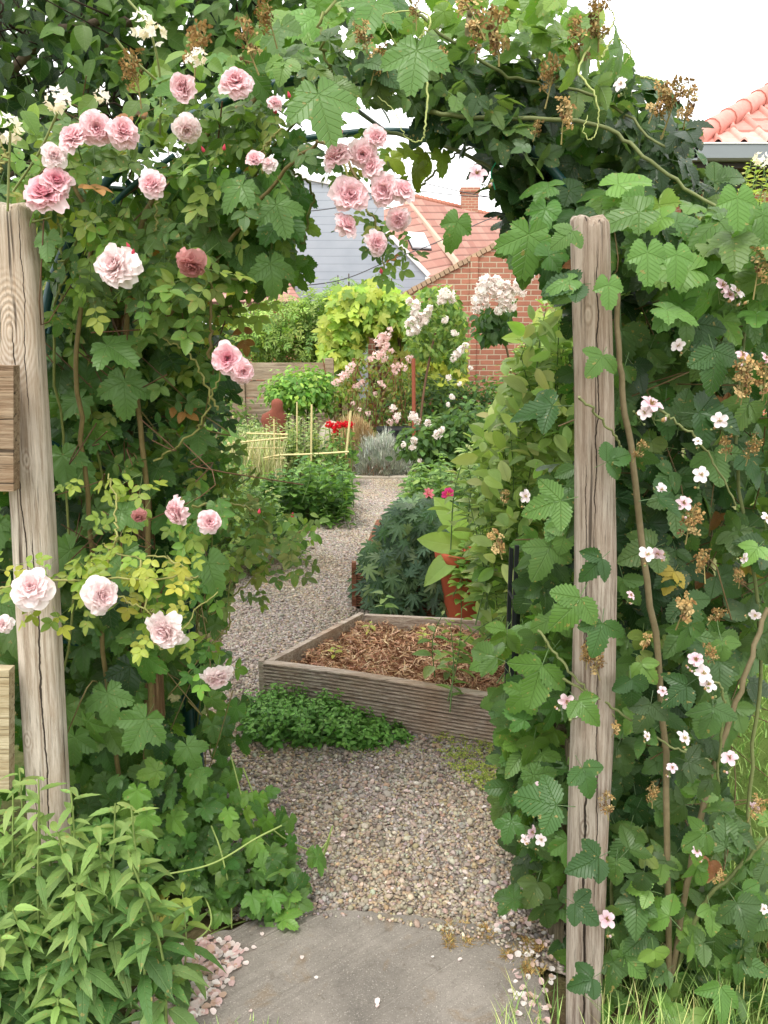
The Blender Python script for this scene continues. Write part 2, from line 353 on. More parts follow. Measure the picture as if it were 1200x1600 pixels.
def rooft_mat(name, c1, c2, rows=3.2, cols=4.2):
    m, n, out = mat_base(name); uv = n.nodes.new('ShaderNodeUVMap')
    s = n.nodes.new('ShaderNodeSeparateXYZ'); n.links.new(uv.outputs[0], s.inputs[0])
    fr = math_(n, 'FRACT', math_(n, 'MULTIPLY', s.outputs[1], rows)); fc = math_(n, 'FRACT', math_(n, 'MULTIPLY', s.outputs[0], cols))
    fc2 = math_(n, 'ABSOLUTE', math_(n, 'SUBTRACT', fc, .5))
    b = n.nodes.new('ShaderNodeTexBrick'); n.links.new(uv.outputs[0], b.inputs['Vector']); b.offset = 0
    b.inputs['Scale'].default_value = 1; b.inputs['Brick Width'].default_value = 1 / cols; b.inputs['Row Height'].default_value = 1 / rows; b.inputs['Mortar Size'].default_value = .0
    b.inputs['Color1'].default_value = (*c1, 1); b.inputs['Color2'].default_value = (*c2, 1)
    nz = noise(n, 3, 5, coords(n)); nf = noise(n, 25, 3, coords(n))
    col = mix(n, math_(n, 'MULTIPLY', nz, .6), b.outputs['Color'], mix(n, 1, b.outputs['Color'], (.7, .7, .72), 'MULTIPLY'))
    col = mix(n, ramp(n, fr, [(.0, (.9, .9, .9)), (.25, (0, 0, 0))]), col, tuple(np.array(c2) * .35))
    h = math_(n, 'ADD', fr, math_(n, 'MULTIPLY', fc2, 1.2))
    princ(n, out, col, .8, .2, bump(n, h, .9, .05)); return m
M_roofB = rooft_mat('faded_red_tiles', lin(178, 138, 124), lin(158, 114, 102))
M_tile = tint_mat('salmon_tile', .6, .3, 12, .1)
def siding_mat():
    m, n, out = mat_base('grey_cladding'); co = coords(n); s = n.nodes.new('ShaderNodeSeparateXYZ'); n.links.new(co, s.inputs[0])
    fr = math_(n, 'FRACT', math_(n, 'MULTIPLY', s.outputs[2], 6.2)); nz = noise(n, 2.5, 4, co)
    col = mix(n, nz, lin(158, 168, 180), lin(186, 194, 204))
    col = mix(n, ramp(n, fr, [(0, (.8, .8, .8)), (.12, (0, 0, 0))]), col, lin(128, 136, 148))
    princ(n, out, col, .6, .3, bump(n, fr, .7, .04)); return m
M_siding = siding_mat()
def ground_mat():
    m, n, out = mat_base('garden_soil'); co = coords(n)
    a = noise(n, 1.2, 6, co); b = noise(n, 30, 8, co, .7); c = noise(n, 140, 4, co, .7)
    col = ramp(n, b, [(.3, lin(70, 56, 42)), (.5, lin(104, 88, 66)), (.7, lin(134, 118, 92))])
    col = mix(n, ramp(n, a, [(.42, (0, 0, 0)), (.62, (.75, .75, .75))]), col, mix(n, c, lin(70, 92, 42), lin(112, 138, 66)))
    princ(n, out, col, .95, .1, bump(n, math_(n, 'ADD', b, math_(n, 'MULTIPLY', c, .5)), .8, .03)); return m
M_ground = ground_mat()
def lawn_mat():
    m, n, out = mat_base('lawn'); co = coords(n); c = noise(n, 120, 5, co, .75); a = noise(n, 4, 4, co)
    col = mix(n, a, mix(n, c, lin(70, 100, 42), lin(140, 170, 78)), mix(n, c, lin(90, 112, 50), lin(165, 185, 100)))
    princ(n, out, col, .9, .1, bump(n, c, 1, .03)); return m
M_lawn = lawn_mat()
def gravel_mat():
    m, n, out = mat_base('gravel_bed'); co = coords(n)
    v = n.nodes.new('ShaderNodeTexVoronoi'); v.inputs['Scale'].default_value = 75; n.links.new(co, v.inputs['Vector'])
    sx = n.nodes.new('ShaderNodeSeparateColor'); n.links.new(v.outputs['Color'], sx.inputs[0])
    col = ramp(n, sx.outputs[0], [(0, lin(120, 110, 100)), (.35, lin(150, 138, 126)), (.7, lin(170, 158, 146)), (1, lin(190, 180, 168))])
    dk = ramp(n, v.outputs['Distance'], [(.3, (0, 0, 0)), (.75, (.7, .7, .7))])
    col = mix(n, dk, col, lin(80, 68, 56))
    h = math_(n, 'MULTIPLY', v.outputs['Distance'], -1)
    princ(n, out, col, .85, .2, bump(n, h, 1, .012)); return m
M_gravel = gravel_mat()
def slab_mat():
    m, n, out = mat_base('worn_slab'); co = coords(n)
    a = noise(n, 3.5, 8, co, .65, .4); b = noise(n, 60, 6, co, .7); c = noise(n, 9, 5, co, .6, 1.2)
    col = ramp(n, a, [(.3, lin(100, 96, 90)), (.5, lin(128, 122, 114)), (.7, lin(150, 143, 134))])
    col = mix(n, math_(n, 'MULTIPLY', b, .5), col, lin(108, 100, 92))
    col = mix(n, ramp(n, c, [(.56, (0, 0, 0)), (.72, (.6, .6, .6))]), col, lin(120, 100, 74))
    g1 = noise(n, 260, 3, co, .6); col = mix(n, ramp(n, g1, [(.6, (0, 0, 0)), (.68, (.7, .7, .7))]), col, lin(176, 168, 158)); col = mix(n, ramp(n, g1, [(.30, (.7, .7, .7)), (.38, (0, 0, 0))]), col, lin(62, 56, 50))
    e1 = noise(n, 22, 6, co, .75, .6); col = mix(n, ramp(n, e1, [(.58, (0, 0, 0)), (.66, (.45, .45, .45))]), col, lin(86, 78, 68))
    ck = N(n, 'ShaderNodeTexVoronoi'); ck.feature = 'DISTANCE_TO_EDGE'; ck.inputs['Scale'].default_value = 1.6
    n.links.new(mapping(n, co, (1, 1.6, 1)), ck.inputs['Vector'])
    princ(n, out, col, .9, .15, bump(n, math_(n, 'ADD', a, math_(n, 'MULTIPLY', b, .4)), .6, .012)); return m
M_slab = slab_mat()
M_mulchbase = simple('mulch_soil', lin(112, 76, 54), .95, .1, ns=50, nstr=.9, var=.5)

# ---------------------------------------------------------------- leaf shapes: (verts, tris, uv)
def grid_leaf(W, ns=7, cols=(-1, -.5, 0, .5, 1), a=.8, b=.75, fold=.25, droop=.25, serr=0., pleat=0., twist=0., tipn=0.):
    v = []; uvv = []; ts = np.linspace(0, 1, ns); nc = len(cols)
    for i, t in enumerate(ts):
        wd = W / 2 * max(math.sin(math.pi * min(max(t ** a, 0), 1)), 0) ** b
        if tipn: wd *= 1 - tipn * t ** 2
        for c in cols:
            x = wd * c
            if serr and abs(c) == 1 and 0 < i < ns - 1: x *= (1 + serr if i % 2 else 1 - serr)
            z = fold * abs(x) - droop * t * t * 1.0 + pleat * math.sin((t - abs(x) * .8) * 2 * math.pi * 6) * abs(c) + twist * x * t
            v.append((x, t, z)); uvv.append((t, x))
    v = np.array(v); uvv = np.array(uvv); f = []
    for i in range(ns - 1):
        for k in range(nc - 1):
            q = (i * nc + k, i * nc + k + 1, (i + 1) * nc + k + 1, (i + 1) * nc + k)
            if i > 0: f.append((q[0], q[1], q[2]))
            if i < ns - 2 or i == 0: f.append((q[0], q[2], q[3]))
            elif i == ns - 2 and ns > 2: pass
    f = np.array(f); return v, f, uvv[f]
def lobed_leaf(lobes, half, base=.4, Nn=60, rings=(.35, .7, 1), serr=.05, ns_=14, droop=.25, crease=.08, cup=.0, seed=0):
    r0 = np.random.default_rng(seed); th = np.linspace(0, 2 * np.pi, Nn, endpoint=False) - np.pi / 2
    best = np.full(Nn, base * .0); idx = np.zeros(Nn, int)
    for i, (ang, L) in enumerate(lobes):
        d = (th - R(ang) + np.pi) % (2 * np.pi) - np.pi
        x = np.abs(d) / R(half)
        rr = L * np.where(x < 1, np.clip(1 - x ** 1.6 * .55, 0, 1), .45 * np.exp(-(x - 1) * 1.6))
        m = rr > best; best = np.where(m, rr, best)
    for i in range(Nn):
        ds = [abs((th[i] - R(a) + np.pi) % (2 * np.pi) - np.pi) for a, L in lobes]; idx[i] = int(np.argmin(ds))
    dn = np.abs((th + np.pi / 2 + np.pi) % (2 * np.pi) - np.pi); best = np.maximum(best, base)
    best *= np.clip(dn / R(24), .12, 1)
    best = best * (1 + serr * np.where(np.arange(Nn) % 2, 1, -1)) * (1 + r0.normal(size=Nn) * .015)
    v = [(0, 0, 0)]; ax = np.array([R(lobes[k][0]) for k in idx])
    for q in rings:
        rr = best * q; x = rr * np.cos(th); y = rr * np.sin(th); off = np.sin(th - ax) * rr
        z = -droop * rr ** 2 + crease * np.minimum(np.abs(off) * 3, .6) * q + cup * rr + .03 * np.sin(th * 3 + seed) * rr
        v += list(zip(x, y, z))
    v = np.array(v); f = []; uv = []
    def uvp(vi, k):
        a = R(lobes[k][0]); x, y = v[vi][0], v[vi][1]
        return (x * math.cos(a) + y * math.sin(a), -x * math.sin(a) + y * math.cos(a))
    for i in range(Nn):
        j = (i + 1) % Nn; k = idx[i]
        t = (0, 1 + i, 1 + j); f.append(t); uv.append([uvp(a, k) for a in t])
        for r_ in range(len(rings) - 1):
            A, B = 1 + r_ * Nn, 1 + (r_ + 1) * Nn
            for t in ((A + i, B + i, B + j), (A + i, B + j, A + j)): f.append(t); uv.append([uvp(a, k) for a in t])
    return v, np.array(f), np.array(uv)
def petiole(p0, p1, r=.008):
    p0 = np.array(p0, float); p1 = np.array(p1, float); d = norm(p1 - p0); s = norm(np.cross(d, [0, 0, 1.0])); u = np.cross(s, d)
    v = []; 
    for p in (p0, p1):
        for k in range(3):
            a = 2 * math.pi * k / 3; v.append(p + r * (math.cos(a) * s + math.sin(a) * u))
    f = []
    for k in range(3):
        k2 = (k + 1) % 3; f += [(k, k2, 3 + k2), (k, 3 + k2, 3 + k)]
    return np.array(v), np.array(f), np.zeros((6, 3, 2))
def merge(parts):
    v, f, u, n = [], [], [], 0
    for a, b, c in parts: v.append(a); f.append(b + n); u.append(c); n += len(a)
    return np.concatenate(v), np.concatenate(f), np.concatenate(u)
def xf(leaf, s=1, rot=0, off=(0, 0, 0), tilt=0, roll=0):
    v, f, u = leaf; v = v * s
    if roll: c, s_ = math.cos(roll), math.sin(roll); v = v @ np.array([[c, 0, s_], [0, 1, 0], [-s_, 0, c]]).T
    if tilt: c, s_ = math.cos(tilt), math.sin(tilt); v = v @ np.array([[1, 0, 0], [0, c, -s_], [0, s_, c]]).T
    c, s_ = math.cos(rot), math.sin(rot); v = v @ np.array([[c, -s_, 0], [s_, c, 0], [0, 0, 1]]).T
    return v + np.array(off), f, u
def addpet(leaf, L=.35, bend=.12): return merge([xf(leaf, 1, 0, (0, L, 0)), petiole((0, 0, -bend), (0, L, 0), .007)])
HOP3 = [(90, 1.0), (28, .82), (152, .82), (-28, .5), (208, .5)]
HOP = [addpet(lobed_leaf(HOP3, h, .42, 72, serr=.045, droop=d, crease=c, cup=u, seed=k), .45)
       for k, (h, d, c, u) in enumerate([(39, .25, .10, .0), (41, .45, .12, .1), (42, .15, .16, -.05), (37, .6, .08, .15)])]
HOPS = [addpet(lobed_leaf([(90, 1.0), (20, .62), (160, .62)], 42, .5, 56, serr=.05, droop=d, crease=.12, seed=k + 9), .4) for k, d in enumerate((.2, .5, .35))]
HOPLO = [addpet(lobed_leaf(HOP3, 31, .42, 30, rings=(.5, 1), serr=.05, droop=d, crease=.12, seed=k + 20), .4) for k, d in enumerate((.2, .5))]
def trif(k):
    r0 = random.Random(k)
    wd_ = r0.uniform(.62, .86); aa_ = r0.uniform(.66, .82); bb_ = r0.uniform(.6, .85)
    def lf(): return grid_leaf(wd_ * r0.uniform(.92, 1.08), 15, (-1, -.5, 0, .5, 1), aa_, bb_, r0.uniform(-.05, .42), r0.uniform(-.05, .6), .10, .011, r0.uniform(-.5, .5))
    return merge([xf(lf(), .62, r0.uniform(-.25, .25), (0, .38, 0), tilt=r0.uniform(-.5, .3)), xf(lf(), .5, 1.15 + r0.uniform(-.2, .2), (0, .3, 0), roll=.15), xf(lf(), .5, -1.15 + r0.uniform(-.2, .2), (0, .3, 0), roll=-.15),
                  petiole((0, 0, -.06), (0, .4, 0), .009)])
BRAM = [trif(k) for k in range(10)]
def pinn(k, n=5, W=.58, lo=False):
    r0 = random.Random(k + 50); cols = (-1, 0, 1) if lo else (-1, -.5, 0, .5, 1)
    def lf(): return grid_leaf(W * r0.uniform(.9, 1.1), 6 if lo else 9, cols, .85, .75, r0.uniform(.1, .35), r0.uniform(.05, .3), .04 if not lo else 0)
    ps = [xf(lf(), .34, 0, (0, .66, -.05)), petiole((0, 0, 0), (0, .68, -.05), .006)]
    for j in range((n - 1) // 2):
        y = .6 - j * .27; s = .3 - j * .03
        for sg in (1, -1): ps.append(xf(lf(), s, sg * r0.uniform(.95, 1.3), (0, y, -.03), roll=sg * .2))
    return merge(ps)
ROSE = [pinn(k) for k in range(4)]; ROSELO = [pinn(k, 5, .55, True) for k in range(3)]; PINN7 = [pinn(k, 7, .4, True) for k in range(3)]
OVAL = [addpet(grid_leaf(w_, 7, (-1, -.5, 0, .5, 1), .8, .75, fo, dr), .12) for w_, fo, dr in ((.62, .25, .15), (.55, .1, .35), (.66, .4, .25))]
OVLO = [grid_leaf(w_, 4, (-1, 0, 1), .8, .7, fo, dr) for w_, fo, dr in ((.6, .3, .15), (.5, .15, .3))]
LANC = [addpet(grid_leaf(w_, 12, (-1, -.5, 0, .5, 1), .72, .95, fo, dr, .07, .007), .05) for w_, fo, dr in ((.32, .3, .3), (.36, .15, .55), (.29, .4, .15), (.33, -.1, .8))]
LONG = [addpet(grid_leaf(w_, 8, (-1, 0, 1), .85, .8, fo, dr, 0, 0, tw), .05) for w_, fo, dr, tw in ((.46, .35, .25, .3), (.42, .2, .45, -.3), (.52, .5, .1, 0))]
CUT = [addpet(lobed_leaf([(90, 1), (55, .85), (125, .85), (18, .72), (162, .72), (-20, .5), (200, .5)], 15, .3, 72, (.4, 1), .10, droop=d, crease=.1, seed=k + 31), .2) for k, d in enumerate((.25, .5))]
TINY = [grid_leaf(.55, 3, (-1, 0, 1), .8, .7, .2, .2)]

def scatter(mb, protos, pos, nrm, dr, scale, tint):
    pos = np.asarray(pos, float); m = len(pos)
    if m == 0: return
    n = norm(np.asarray(nrm, float)); d = np.asarray(dr, float); d = norm(d - n * (d * n).sum(1, keepdims=True)); x = np.cross(d, n)
    scale = np.broadcast_to(np.asarray(scale, float), (m,)); tint = np.asarray(tint, float)
    if tint.ndim == 1: tint = np.tile(tint, (m, 1))
    which = rng.integers(0, len(protos), m)
    for k, (v, f, uv) in enumerate(protos):
        ii = np.where(which == k)[0]
        if len(ii) == 0: continue
        M = np.stack([x[ii], d[ii], n[ii]], 2) * scale[ii][:, None, None]
        V = np.einsum('mij,vj->mvi', M, v) + pos[ii][:, None, :]
        Ff = f[None] + (np.arange(len(ii)) * len(v))[:, None, None]
        mb.add(V.reshape(-1, 3), Ff.reshape(-1, 3), np.tile(uv, (len(ii), 1, 1)), np.repeat(tint[ii], len(v), 0))
def pal(cols, m, jit=.14, wts=None):
    cols = np.array(cols); k = rng.choice(len(cols), m, p=wts); c = cols[k] * np.exp(rn(m, 1) * jit) * np.exp(rn(m, 3) * .05)
    return np.clip(c, 0, .95)
def wall(m, out=(0, -1, 0), up=.5, spread=.5, down=.8):
    n = np.array(out)[None] + np.array([0, 0, up])[None] + rn(m, 3) * spread
    d = np.array([0, 0, -down])[None] + rn(m, 3) * .55; return n, d
def fill(mb, protos, poly, Y, m, size, cols, out=(0, -1, 0), up=.55, spread=.5, down=.8, wts=None, jit=.14, Yf=None):
    """leaves spread through the volume between two depths; Y=(near, far)"""
    q = poly_pts(poly, m); yy = ru(Y[0], Y[1], m) if Yf is None else Yf(q[:, 0], q[:, 1]) + ru(Y[0], Y[1], m)
    p = Pa(q[:, 0], q[:, 1], yy); k = (p[:, 2] > .02) & ~((p[:, 1] < 1.70) & (p[:, 0] > .31) & (p[:, 0] < .49) & (p[:, 2] < 1.86)); p = p[k]; m = len(p); n, d = wall(m, out, up, spread, down)
    scatter(mb, protos, p, n, d, ru(size[0], size[1], m), pal(cols, m, jit, wts)); return p
def dome(mb, protos, c, rad, m, size, cols, shell=.55, up=.6, spread=.45, wts=None, jit=.15, zmin=.01, droop=.15):
    """leaves filling an ellipsoid, denser towards its surface"""
    u = norm(rn(m, 3)); r = ru(shell ** 3, 1, m) ** (1 / 3) * (1 + .12 * rn(m)); bumpy = 1 + .14 * np.sin(u[:, 0] * 7 + c[0] * 9) * np.cos(u[:, 2] * 6 + c[1]) + .1 * np.sin(u[:, 1] * 11)
    p = np.array(c) + u * np.array(rad) * (r * bumpy)[:, None]; k = p[:, 2] > zmin; p = p[k]; u = u[k]; m = len(p)
    n = u * .7 + np.array([0, 0, up]) + rn(m, 3) * spread; d = u + np.array([0, 0, -droop]) + rn(m, 3) * .6
    scatter(mb, protos, p, n, d, ru(size[0], size[1], m), pal(cols, m, jit, wts)); return p
def shoot(mb, smb, pts, protos, n, size, cols, spread=.9, stem_r=.003, stem_c=(.12, .2, .06), taper=True, start=.15, up=.5, top=None, wts=None, tipcols=None, jit=.12):
    """stem with spiral leaves along it"""
    p = smooth_path(pts, 14); 
    if smb is not None: tube(smb, p, [stem_r, stem_r * .5], 5, stem_c, False)
    tt = np.linspace(start, 1, n); idx = tt * (len(p) - 1); i0 = np.clip(idx.astype(int), 0, len(p) - 2); fr = (idx - i0)[:, None]
    pos = p[i0] * (1 - fr) + p[i0 + 1] * fr; tg = norm(p[i0 + 1] - p[i0])
    a = np.arange(n) * 2.4 + random.random() * 6; h = np.stack([np.cos(a), np.sin(a), np.zeros(n)], 1); h = norm(h - tg * (h * tg).sum(1, keepdims=True))
    d = h * spread + tg * (.35 + .8 * (tt ** 3)[:, None]) + rn(n, 3) * .15; nn = tg * 1.0 + np.array([0, 0, up]) - h * .2 + rn(n, 3) * .2
    s = ru(size[0], size[1], n) * ((1 - .55 * tt ** 2) if taper else 1)
    c = pal(cols, n, jit, wts)
    if tipcols is not None:
        w_ = np.clip((tt - .55) / .45, 0, 1)[:, None]; c = c * (1 - w_) + pal(tipcols, n, .1) * w_
    scatter(mb, protos, pos, nn, d, s, c)
def blades(mb, pos, h, w_, lean, cols, seg=4, curve=.5, dirs=None, jit=.15):
    m = len(pos); a = ru(0, 2 * np.pi, m); hd = np.stack([np.cos(a), np.sin(a), np.zeros(m)], 1) if dirs is None else norm(dirs)
    sd_ = np.stack([-hd[:, 1], hd[:, 0], np.zeros(m)], 1); sd_ = norm(sd_ + 1e-6); h = np.broadcast_to(h, (m,)); lean = np.broadcast_to(lean, (m,))
    V = []
    for k in range(seg + 1):
        t = k / seg; c = pos + np.array([0, 0, 1.0]) * (h * t * (1 - curve * lean * t * .6))[:, None] + hd * (h * lean * (t ** 1.6))[:, None]
        ww = w_ * (1 - t ** 1.5) * .5 + w_ * .04
        V += [c - sd_ * ww, c + sd_ * ww]
    V = np.stack(V, 1).reshape(-1, 3); f = []
    for k in range(seg): f += [(2 * k, 2 * k + 1, 2 * k + 3), (2 * k, 2 * k + 3, 2 * k + 2)]
    f = np.array(f); Ff = f[None] + (np.arange(m) * 2 * (seg + 1))[:, None, None]
    mb.add(V, Ff.reshape(-1, 3), None, np.repeat(pal(cols, m, jit), 2 * (seg + 1), 0))

# ---------------------------------------------------------------- flowers
def petal_grid(L, Wd, cup, curl, ruffle, seed, nu=7, nv=6):
    r0 = np.random.default_rng(seed); v = []
    ph = r0.uniform(0, 6)
    for i in range(nv):
        t = i / (nv - 1); wd = Wd / 2 * (math.sin(math.pi * (t * .70 + .08)) ** .7)
        for j in range(nu):
            s = j / (nu - 1) * 2 - 1; edge = abs(s) ** 2
            x = wd * s; z = cup * (x * x) * 4 / Wd + curl * t ** 2 * L * -1 + ruffle * t * math.sin(s * 5 + ph) * L + ruffle * .5 * edge * math.sin(9 * t + ph) * L
            v.append((x, t * L * (1 - .12 * edge * (t > .6)) + r0.normal() * .01 * L, z))
    f = []
    for i in range(nv - 1):
        for j in range(nu - 1):
            q = (i * nu + j, i * nu + j + 1, (i + 1) * nu + j + 1, (i + 1) * nu + j); f += [(q[0], q[1], q[2]), (q[0], q[2], q[3])]
    return np.array(v), np.array(f)
def rose_mesh(name, outer, inner, seed, openness=1.0, layers=7):
    """unit-radius double rose, axis +z"""
    mb = MB(); r0 = random.Random(seed); outer = np.array(outer); inner = np.array(inner)
    for k in range(layers):
        q = k / (layers - 1); n = [4, 5, 6, 7, 8, 8, 7, 7][k]; L = .42 + .62 * q ** .9
        phi = R(12 + 78 * q ** 1.1 * openness)
        for j in range(n):
            a = 2 * math.pi * (j + .5 * (k % 2)) / n + r0.uniform(-.25, .25)
            v, f = petal_grid(L * r0.uniform(.85, 1.1), L * r0.uniform(.85, 1.15), .35 * (1 - q) + .12, .06 + .34 * q * r0.random(), r0.uniform(.06, .15), r0.randint(0, 9999))
            ph = phi + r0.uniform(-.32, .3)
            # local: y along petal, z normal (towards axis).  tilt from +z by ph
            c, s = math.cos(ph), math.sin(ph)
            w = np.stack([v[:, 0], v[:, 1] * s - v[:, 2] * c + .06, v[:, 1] * c + v[:, 2] * s - .15 * q], 1)
            ca, sa = math.cos(a), math.sin(a); w = w @ np.array([[ca, -sa, 0], [sa, ca, 0], [0, 0, 1]]).T
            t = np.clip(v[:, 1] / L, 0, 1)[:, None]; col = inner * (1 - q) + outer * q; colv = col * (1 - .35 * t) + (outer * 1.08) * .35 * t
            colv = colv * r0.uniform(.93, 1.05); mb.add(w, f, None, np.clip(colv, 0, .95))
    tube(mb, smooth_path([(0, 0, -.15), (.1, .05, -.8), (.35, .1, -1.7)], 6), .045, 5, (.12, .2, .06))
    # green calyx below
    for j in range(5):
        a = 2 * math.pi * j / 5; v, f = petal_grid(.5, .22, .1, -.2, 0, j); w = np.stack([v[:, 0], v[:, 1], -.22 - v[:, 1] * .15], 1)
        ca, sa = math.cos(a), math.sin(a); w = w @ np.array([[ca, -sa, 0], [sa, ca, 0], [0, 0, 1]]).T; mb.add(w, f, None, (.1, .17, .05))
    return mb.mesh(name, M_petal)
pale_o, pale_i = lin(248, 236, 234), lin(242, 212, 214)
pink_o, pink_i = lin(249, 223, 225), lin(238, 188, 196)
deep_i = lin(214, 92, 130); dus_o, dus_i = lin(214, 158, 154), lin(188, 116, 114)
ROSES = {'pink': [rose_mesh('rose_bloom', pink_o, pink_i, s, o) for s, o in ((1, .95), (2, 1.1), (3, .8), (13, .62), (14, 1.0), (15, 1.2))],
         'pale': [rose_mesh('rose_bloom', pale_o, pale_i, s, o) for s, o in ((4, 1.1), (5, 1.0), (6, 1.2), (16, .85))],
         'deep': [rose_mesh('rose_bloom', pink_o, deep_i, 7, 1.0)],
         'dusty': [rose_mesh('rose_bloom', dus_o, dus_i, 8, 1.2)]}
def open_flower_mesh(name, col, col2, cen, seed, n=5, stam=14, Wd=.8):
    mb = MB(); r0 = random.Random(seed)
    for j in range(n):
        a = 2 * math.pi * j / n + r0.uniform(-.15, .15); v, f = petal_grid(.95 * r0.uniform(.9, 1.05), Wd, .25, .12, .05, seed * 7 + j, 5, 4)
        w = np.stack([v[:, 0], v[:, 1] + .06, v[:, 2] + v[:, 1] * r0.uniform(.05, .4)], 1)
        ca, sa = math.cos(a), math.sin(a); w = w @ np.array([[ca, -sa, 0], [sa, ca, 0], [0, 0, 1]]).T
        t = np.clip(v[:, 1], 0, 1)[:, None]; mb.add(w, f, None, np.array(col2) * (1 - t) + np.array(col) * t)
    tube(mb, smooth_path([(0, 0, 0), (.1, -.3, -.7), (.1, -1.2, -1.3)], 6), .05, 4, lin(120, 140, 84)); 
    if n == 5:
        for q_ in range(5):
            a = r0.uniform(0, 6.28); b_ = (.7 * math.cos(a) * r0.uniform(.8, 1.6), -.9 + .7 * math.sin(a), -.5 + r0.uniform(-.2, .3)); tube(mb, [(.1, -.9, -1.0), b_], .035, 4, lin(120, 140, 84)); tube(mb, smooth_path([b_, (b_[0], b_[1], b_[2] + .18), (b_[0], b_[1], b_[2] + .4)], 5), [.1, .17, .04], 6, r0.choice([lin(236, 214, 216), lin(150, 165, 110), lin(190, 160, 110)]))
    for k in range(stam):
        a = r0.uniform(0, 6.28); e = r0.uniform(.1, .32); tube(mb, [(0, 0, 0), (e * math.cos(a), e * math.sin(a), r0.uniform(.2, .4))], [.02, .035], 4, cen)
    return mb.mesh(name, M_petal)
BRF = [open_flower_mesh('bramble_flower', lin(250, 243, 243), lin(242, 222, 226), lin(190, 175, 110), s) for s in (1, 2)] + \
      [open_flower_mesh('bramble_flower', lin(244, 224, 230), lin(232, 192, 204), lin(170, 140, 90), 3)]
def cluster_mesh(name, cols, n, seed, spread=1.0, psize=.45, npet=6):
    """a head of small ruffled blossoms, unit radius"""
    mb = MB(); r0 = random.Random(seed)
    for i in range(n):
        u = np.array([r0.gauss(0, 1) for _ in range(3)]); u /= np.linalg.norm(u); c = u * spread * r0.uniform(.35, .9)
        col = np.array(r0.choice(cols)) * r0.uniform(.92, 1.03)
        zz = norm(u + np.array([r0.gauss(0, .3) for _ in range(3)])); xx = norm(np.cross(zz, [.3, .9, .2])); yy = np.cross(zz, xx)
        for j in range(npet):
            a = 6.283 * j / npet + r0.uniform(-.3, .3); d = math.cos(a) * xx + math.sin(a) * yy; s_ = np.cross(zz, d)
            q = psize * r0.uniform(.8, 1.1); lift = r0.uniform(.1, .9)
            v = np.array([c, c + d * q * .5 + s_ * q * .38 + zz * q * lift * .3, c + d * q + zz * q * lift * .7, c + d * q * .5 - s_ * q * .38 + zz * q * lift * .3])
            mb.add(v, [(0, 1, 2), (0, 2, 3)], None, np.clip(col, 0, .95))
    return mb.mesh(name, M_petal)
WHITE_CL = [cluster_mesh('white_rose_cluster', [lin(252, 249, 244), lin(248, 242, 234), lin(242, 230, 224)], 26, s, 1.0, .5) for s in range(3)]
PINK_CL = [cluster_mesh('pale_pink_rose_cluster', [lin(250, 232, 224), lin(244, 214, 208), lin(236, 200, 196)], 12, s + 5, 1.0, .45) for s in range(3)]
RED_CL = [cluster_mesh('red_flower_head', [lin(225, 20, 40), lin(205, 12, 34), lin(235, 40, 50)], 22, 21, 1.0, .45)]
def dry_mesh(seed):
    """knot of dried bramble sepals, unit radius, longer than wide"""
    mb = MB(); r0 = random.Random(seed); tube(mb, [(0, -1.6, 0), (.05, -.6, .05), (0, .9, 0)], [.05, .03], 5, lin(150, 140, 90))
    for i in range(16):
        y = r0.uniform(-.9, 1.0); a = r0.uniform(0, 6.28); rr = r0.uniform(.2, .55); c = np.array([rr * math.cos(a), y, rr * math.sin(a)])
        tube(mb, [(0, y - .25, 0), tuple(c)], .03, 3, lin(150, 135, 90))
        col = np.array(r0.choice([lin(186, 154, 100), lin(160, 126, 80), lin(204, 178, 126), lin(130, 100, 70)]))
        # little seed head
        u = norm(c - np.array([0, y, 0])); ball = []
        for k in range(14):
            w_ = norm(np.array([r0.gauss(0, 1) for _ in range(3)])); x_ = norm(np.cross(w_, [.3, .5, .8])) ; q = r0.uniform(.16, .26)
            v = np.array([c + w_ * .05, c + w_ * q + x_ * .07, c + w_ * q * 1.25, c + w_ * q - x_ * .07]); mb.add(v, [(0, 1, 2), (0, 2, 3)], None, col * r0.uniform(.7, 1.2))
    return mb.mesh('dried_flower_cluster', M_dry)
DRY = [dry_mesh(s) for s in range(3)]
def put(mesh, name, parent, pos, axis, size, spin=None, up=None):
    o = bpy.data.objects.new(name, mesh); C.objects.link(o); o.parent = parent; o.location = tuple(np.array(pos) - base_of(parent))
    q = Vector(tuple(axis)).to_track_quat('Z' if up is None else 'Y', 'Y' if up is None else 'Z')
    from mathutils import Quaternion
    s = random.uniform(0, 6.28) if spin is None else spin
    q = q @ Quaternion((0, 0, 1) if up is None else (0, 1, 0), s)
    o.rotation_mode = 'QUATERNION'; o.rotation_quaternion = q; o.scale = (size,) * 3; return o
